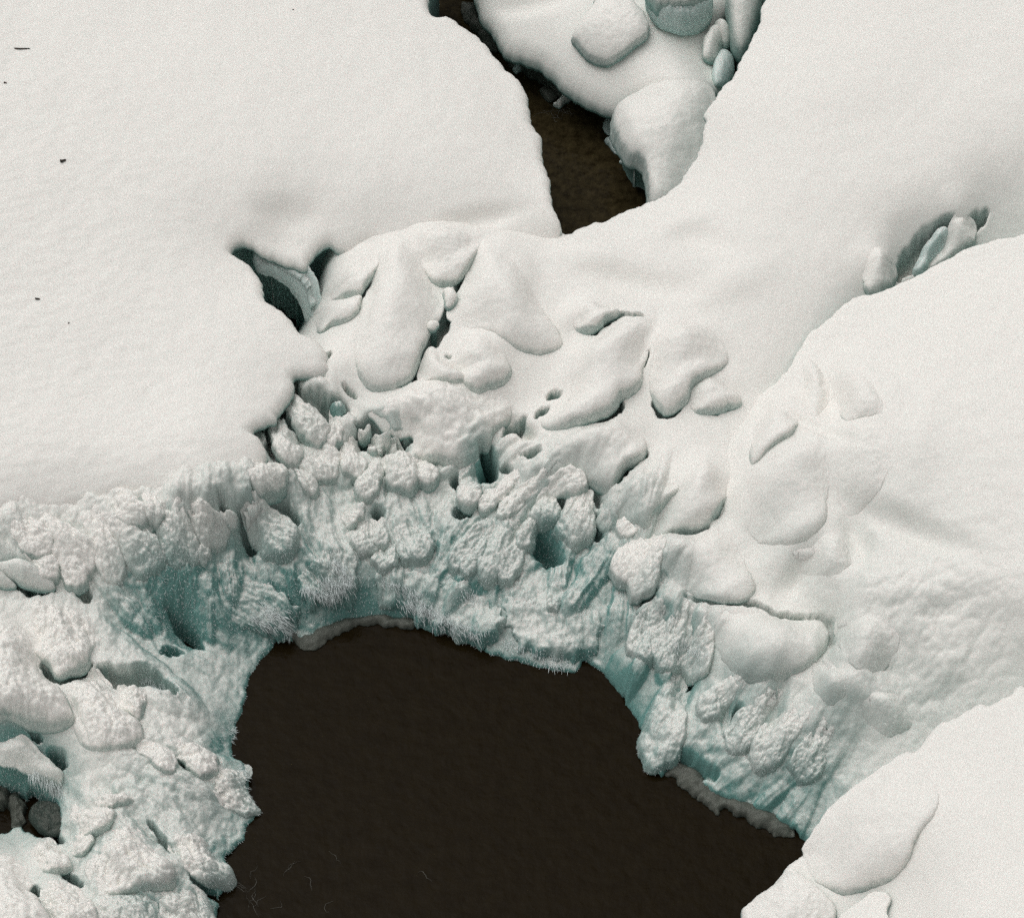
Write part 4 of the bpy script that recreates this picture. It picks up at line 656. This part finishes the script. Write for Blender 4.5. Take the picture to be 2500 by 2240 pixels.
D_EDGE = [(2330,300),(2060,446),(2031,460),(1960,477),(1925,485),(1895,500),(1840,530),(1800,550),(1750,572),(1700,585),(1660,612),(1630,640),(1600,665),(1580,700),(1560,730),(1535,757),(1500,775),(1440,850),(1420,950),(1400,1010),(1330,1050),(1300,1080),(1300,1150),(1290,1220),(1240,1270),(1205,1310)]
LD = outline(on(px('V', D_EDGE + POOL_R + [(1640,1720),(1750,1700),(2000,1600),(2330,1500)]), F_D)[:, :2], 0.03, 0.025, 5.0, 3)
FR_D = [((1380,1250),90,0.8),((1300,1130),60,0.9),((1430,1480),130,0.8),((1550,1500),120,0.8),((1640,1560),90,0.8),((1330,1400),100,0.35)]
def top_d(x, y, d, u):
    z = F_D.full(x, y); r = np.zeros_like(x)
    for (cx, cy), R, a in FR_D:
        q = on(px('V', [(cx, cy)]), F_D)[0]; k = WIDTH/2031*R
        r = np.maximum(r, a*np.exp(-(((x-q[0])/k)**2+((y-q[1])*0.8/k)**2)**1.5))
    a, b = ribs(x, y, 3)
    gq = on(px('V', [(1790, 1250)]), F_D)[0]; gr = np.exp(-(((x-gq[0])/1.5)**2+((y-gq[1])/1.1)**2)**1.5)
    z = z + gr*(0.07*billow(x*1.9, y*1.7, 3, 33)+0.02*billow(x*7, y*6, 2, 36))
    return z - lip(d, 0.06) - cracks(x, y, F_D) + shingles(x, y, F_D) + r*(0.02*(a-0.2)+0.016*b+0.012*fbm(x*7, y*7, 4, 5)+0.05*billow(x*4.5, y*3.2, 3, 44)) + 0.015*fbm(x*0.9, y*0.9, 3, 12) + 0.012*fbm(x*3.2, y*3.2, 3, 13) + 0.004*fbm(x*8, y*8, 2, 14)
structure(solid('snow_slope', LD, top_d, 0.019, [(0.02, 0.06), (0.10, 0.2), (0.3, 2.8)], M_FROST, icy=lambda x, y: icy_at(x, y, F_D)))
E_EDGE = [(2330,1190),(2060,1345),(2031,1352),(2000,1372),(1960,1392),(1945,1388),(1900,1412),(1850,1440),(1820,1478),(1760,1510),(1700,1565),(1660,1605),(1640,1632),(1600,1660),(1590,1690),(1560,1715),(1530,1750),(1500,1785),(1465,1822),(1400,1950),(1400,2150),(2330,2150)]
LE = outline(on(px('V', E_EDGE), F_E)[:, :2], 0.03, 0.03, 6.0, 4)
def top_e(x, y, d, u): return F_E.full(x, y) - lip(d, 0.10) + 0.015*fbm(x*1.0, y*1.0, 3, 21) + 0.006*fbm(x*5, y*5, 3, 22)
structure(solid('snow_bank', LE, top_e, 0.022, [(0.02, 0.06), (0.10, 0.2), (0.25, 3.2)], M_SNOW))
B_EDGE = [(900,-250),(930,-60),(945,0),(950,22),(975,55),(1000,95),(1040,110),(1080,130),(1115,165),(1150,190),(1190,208),(1225,215),(1260,195),(1300,180),(1400,180),(1450,160),(1440,100),(1420,50),(1460,0),(1490,-60),(1560,-250)]
LB = outline(on(px('V', B_EDGE), F_B)[:, :2], 0.03, 0.02, 5.0, 5)
def top_b(x, y, d, u): return F_B.full(x, y) - lip(d, 0.18) + 0.01*fbm(x*1.2, y*1.2, 3, 31)
structure(solid('snow_island', LB, top_b, 0.022, [(0.0, 0.05), (0.10, 0.14), (0.30, 0.22), (0.42, 0.5), (0.46, 1.9)], M_SNOW))
print('sheets', time.time()-T0, NTRI)
OB = {}
for b in BODIES:
    o = OB[b['label']] = build_body(b)
    if 'part_of' in b:
        o.parent = OB[b['part_of']]
        for k in ('label', 'category'): del o[k]
print('bodies built', time.time()-T0, NTRI)
# ---------------------------------------------------------------- frost hair and needles
def needles(name, roots, dirs, lens, rad, mat, sag=0.25):
    "thin three-sided needles, two joints each, bending down"
    n = len(roots); d = dirs/np.linalg.norm(dirs, axis=1)[:, None]; up = np.array([0.31, 0.17, 0.93]); a = np.cross(d, up); a /= np.linalg.norm(a, axis=1)[:, None]+1e-9; b = np.cross(d, a)
    V = np.zeros((n, 7, 3)); ang = np.array([0, 2.094, 4.189])
    mid = roots+d*lens[:, None]*0.55; mid[:, 2] -= lens*sag*0.25; tip = roots+d*lens[:, None]; tip[:, 2] -= lens*sag
    for k in range(3):
        o = (a*math.cos(ang[k])+b*math.sin(ang[k]))*rad[:, None]; V[:, k] = roots-d*0.02+o; V[:, 3+k] = mid+o*0.7
    V[:, 6] = tip
    base = np.arange(n)[:, None]*7; F = []
    for k in range(3):
        j = (k+1) % 3
        F += [np.concatenate([base+k, base+j, base+3+j], 1), np.concatenate([base+k, base+3+j, base+3+k], 1), np.concatenate([base+3+k, base+3+j, base+6], 1)]
    o = mesh_object(name, V.reshape(-1, 3), np.concatenate(F), mat); o['kind'] = 'stuff'; NTRI[0] += 9*n; return o
deps = bpy.context.evaluated_depsgraph_get(); deps.update()
from mathutils import Vector as Vec
def hit(P):
    "first surface seen from above along the survey ray"
    a = Vec(CAM); out = []
    for q in at(P, np.zeros(len(P))):
        ok, loc, nor, _, ob, _ = S.ray_cast(deps, a, (Vec(q)-a).normalized())
        nm = ob.name if ok else ''
        if ok and ob.data.materials[0].name == 'wet_shore_ice': nm = 'water'          # no frost grows on the wet shelf ice
        out.append((np.array(loc), np.array(nor), nm))
    return out
m, t, b = new_mat('clear_frost'); b.inputs['Base Color'].default_value = (0.72, 0.78, 0.77, 1); b.inputs['Roughness'].default_value = 0.35; M_NEEDLE = m
R, D, LN = [], [], []
for code, line, spread, n, dv, ll in [(1, [(0, 0)], 0, 0, (0, 1), 0)] + [
  ('V', [(640,1150),(665,1165),(695,1150)], 14, 150, (0.5,1), .10), ('V', [(600,1165),(640,1180),(670,1180)], 8, 90, (0.4,1), .11), ('V', [(655,1110),(690,1140)], 12, 70, (0.5,1), .08),
  ('V', [(520,1205),(550,1225),(572,1250)], 14, 120, (1,0.5), .11), ('V', [(500,1225),(540,1250)], 10, 60, (1,0.6), .09), ('V', [(800,1190),(840,1205),(880,1225)], 14, 150, (0.6,1), .09),
  ('V', [(850,1215),(900,1240),(950,1255)], 16, 150, (0.6,1), .08), ('V', [(760,1150),(800,1165),(830,1180)], 8, 60, (0.4,1), .07), ('V', [(920,1170),(950,1200)], 12, 40, (0.2,1), .07),
  ('V', [(60,1530),(100,1550),(120,1570)], 8, 70, (0.3,1), .12), ('V', [(280,1345),(320,1365)], 8, 50, (0.4,1), .08), ('V', [(1000,1270),(1080,1310),(1130,1325)], 12, 120, (0.2,1), .06),
  ('V', [(560,1262),(600,1270),(640,1258)], 6, 60, (0.2,1), .05), ('V', [(1340,1270),(1400,1300)], 16, 60, (-0.2,1), .06), ('V', [(1330,1540),(1400,1575),(1500,1612)], 8, 90, (-0.2,1), .05), ('V', [(460,1440),(470,1500),(500,1580)], 8, 80, (1,0.4), .06)]:
    if not n: continue
    L0 = np.array(line, float); n = int(n*1.8); tt = np.sort(rng.uniform(0, len(L0)-1, n)); P = np.stack([np.interp(tt, np.arange(len(L0)), L0[:, 0]), np.interp(tt, np.arange(len(L0)), L0[:, 1])], 1)+rng.normal(0, spread*0.6, (n, 2))
    for (loc, nor, ob) in hit(px('V', P)):
        if ob in ('', 'water', 'snow_bank', 'snow_field'): continue
        ja = rng.normal(0, 0.25); dx, dy = dv; v = np.array([dx*math.cos(ja)-dy*math.sin(ja), -(dx*math.sin(ja)+dy*math.cos(ja)), -0.35+rng.normal(0, 0.15)])
        R.append(loc); D.append(v/np.linalg.norm(v)+nor*0.35); LN.append(ll*rng.uniform(0.4, 1.4))
LN = np.array(LN); needles('icicle_fringe', np.array(R), np.array(D), LN, 0.0026+0.010*LN*rng.uniform(0.4, 1.2, len(LN)), M_NEEDLE)
R, D, LN = [], [], []
P = np.stack([rng.uniform(0, 1650, 52000), rng.uniform(960, 1800, 52000)], 1)
q0 = on(px('V', P), F_MAIN); w0 = np.where(P[:, 0] > 1240, icy_at(q0[:, 0], q0[:, 1], F_D), icy_at(q0[:, 0], q0[:, 1], F_MAIN)); P = P[rng.uniform(0, 1, len(P)) < w0**1.5]
for (loc, nor, ob) in hit(px('V', P)):
    if ob in ('', 'water') or ob.startswith(('snow', 'shore')) or nor[2] > 0.8: continue
    v = np.array([nor[0], nor[1], 0.0]); v /= np.linalg.norm(v)+1e-6; R.append(loc); D.append(v+nor*0.5+np.array([0, 0, -0.6])+rng.normal(0, 0.3, 3)); LN.append(rng.uniform(0.012, 0.035))
LN = np.array(LN); needles('frost_hair', np.array(R), np.array(D), LN, rng.uniform(0.0018, 0.0034, len(LN)), M_NEEDLE)
print('needles', len(R), time.time()-T0, NTRI)

# ---------------------------------------------------------------- bits lying on the snow field
m, t, b = new_mat('dark_bark'); b.inputs['Base Color'].default_value = (0.03, 0.022, 0.016, 1); b.inputs['Roughness'].default_value = 0.8; M_BARK = m
def twig(label, V0, V1, rad, name='twig', cat='twig'):
    q = on(px('V', [V0, V1]), lambda x, y: top_a(x, y, np.full_like(x, 9.0), None)); a, b2 = q[0]+[0, 0, rad*0.4], q[1]+[0, 0, rad*0.9]
    d = (b2-a)/np.linalg.norm(b2-a); u = np.cross(d, [0.1, 0.2, 1]); u /= np.linalg.norm(u); v = np.cross(d, u); V, F = [], []
    prof = [(0, .35), (.12, .9), (.35, 1), (.6, .85), (.85, .7), (1, .25)]
    for i, (s, k) in enumerate(prof):
        c = a+(b2-a)*s+u*rad*0.5*math.sin(s*5)
        for j in range(6): V.append(c+(u*math.cos(j*1.0472)+v*math.sin(j*1.0472))*rad*k*(1+0.2*math.sin(j*2.1+i)))
    for i in range(5):
        for j in range(6): F.append([i*6+j, i*6+(j+1) % 6, (i+1)*6+(j+1) % 6, (i+1)*6+j])
    for e in (0, 30): F += [[e, e+1, e+2, e+3], [e, e+3, e+4, e+5]]
    tag(mesh_object(name, np.array(V), np.array(F), M_BARK), label, cat, 'dark bits lying on the snow field')
twig('thin dark twig half sunk in the snow near the top left corner', (28, 96), (60, 98), 0.010)
twig('small dark bark chip lying alone on the snow field, the largest of the dark bits', (119, 319), (131, 320), 0.020, 'bark_chip', 'bark chip')
twig('little slanting bark chip on the snow left of the cave', (70, 591), (79, 595), 0.013, 'bark_chip', 'bark chip')
twig('tiny bark crumb on the snow below the slanting chip', (135, 640), (138, 641), 0.009, 'bark_chip', 'bark chip')
twig('tiny bark crumb on the snow at the left edge below the twig', (8, 163), (13, 166), 0.011, 'bark_chip', 'bark chip')
twig('faint speck of bark high on the snow field below the top edge', (580, 19), (583, 20), 0.007, 'bark_chip', 'bark chip')
# thin ice and foam on the water
m, t, b = new_mat('foam'); b.inputs['Base Color'].default_value = (0.09, 0.085, 0.07, 1); b.inputs['Roughness'].default_value = 0.6; M_FOAM = m
def foam(V0, spread, n, seed):
    r = np.random.default_rng(seed); V, F = [], []
    for k in range(n):
        p = np.array(V0)+r.normal(0, 1, 2)*spread; a = r.uniform(0, 6.28)
        q = []
        for s in range(19): q.append(p.copy()); a += r.normal(0, 0.45); p = p+np.array([math.cos(a), math.sin(a)])*2.2
        Q = on(px('V', q), lambda x, y: 0*x+0.006); w_ = r.uniform(0.001, 0.003)*np.sin(np.linspace(0.2, 2.9, 19)); d = np.gradient(Q, axis=0); nn = np.stack([-d[:, 1], d[:, 0], 0*d[:, 0]], 1); nn /= np.linalg.norm(nn, axis=1)[:, None]
        base = len(V); up = np.array([0, 0, 0.006])
        for s in range(19): V += [Q[s]-nn[s]*w_[s], Q[s]+up*0.8, Q[s]+nn[s]*w_[s]]
        for s in range(18):
            i = base+3*s; F += [[i, i+3, i+4, i+1], [i+1, i+4, i+5, i+2]]
    return V, F
V, F = [], []
for V0, sp_, n, sd in [((490, 1775), (8, 12), 8, 1), ((560, 1750), (18, 26), 3, 2), ((630, 1770), (22, 22), 3, 3), ((520, 1800), (30, 14), 3, 4), ((860, 1752), (4, 4), 1, 5), ((1095, 232), (12, 4), 4, 6), ((1190, 210), (9, 5), 5, 7), ((1110, 215), (12, 8), 4, 8)]:
    v, f = foam(V0, sp_, n, sd); F += [[i+len(V) for i in q] for q in f]; V += v
o = mesh_object('foam', np.array(V), np.array(F), M_FOAM); o['kind'] = 'stuff'
print('done', time.time()-T0, NTRI)
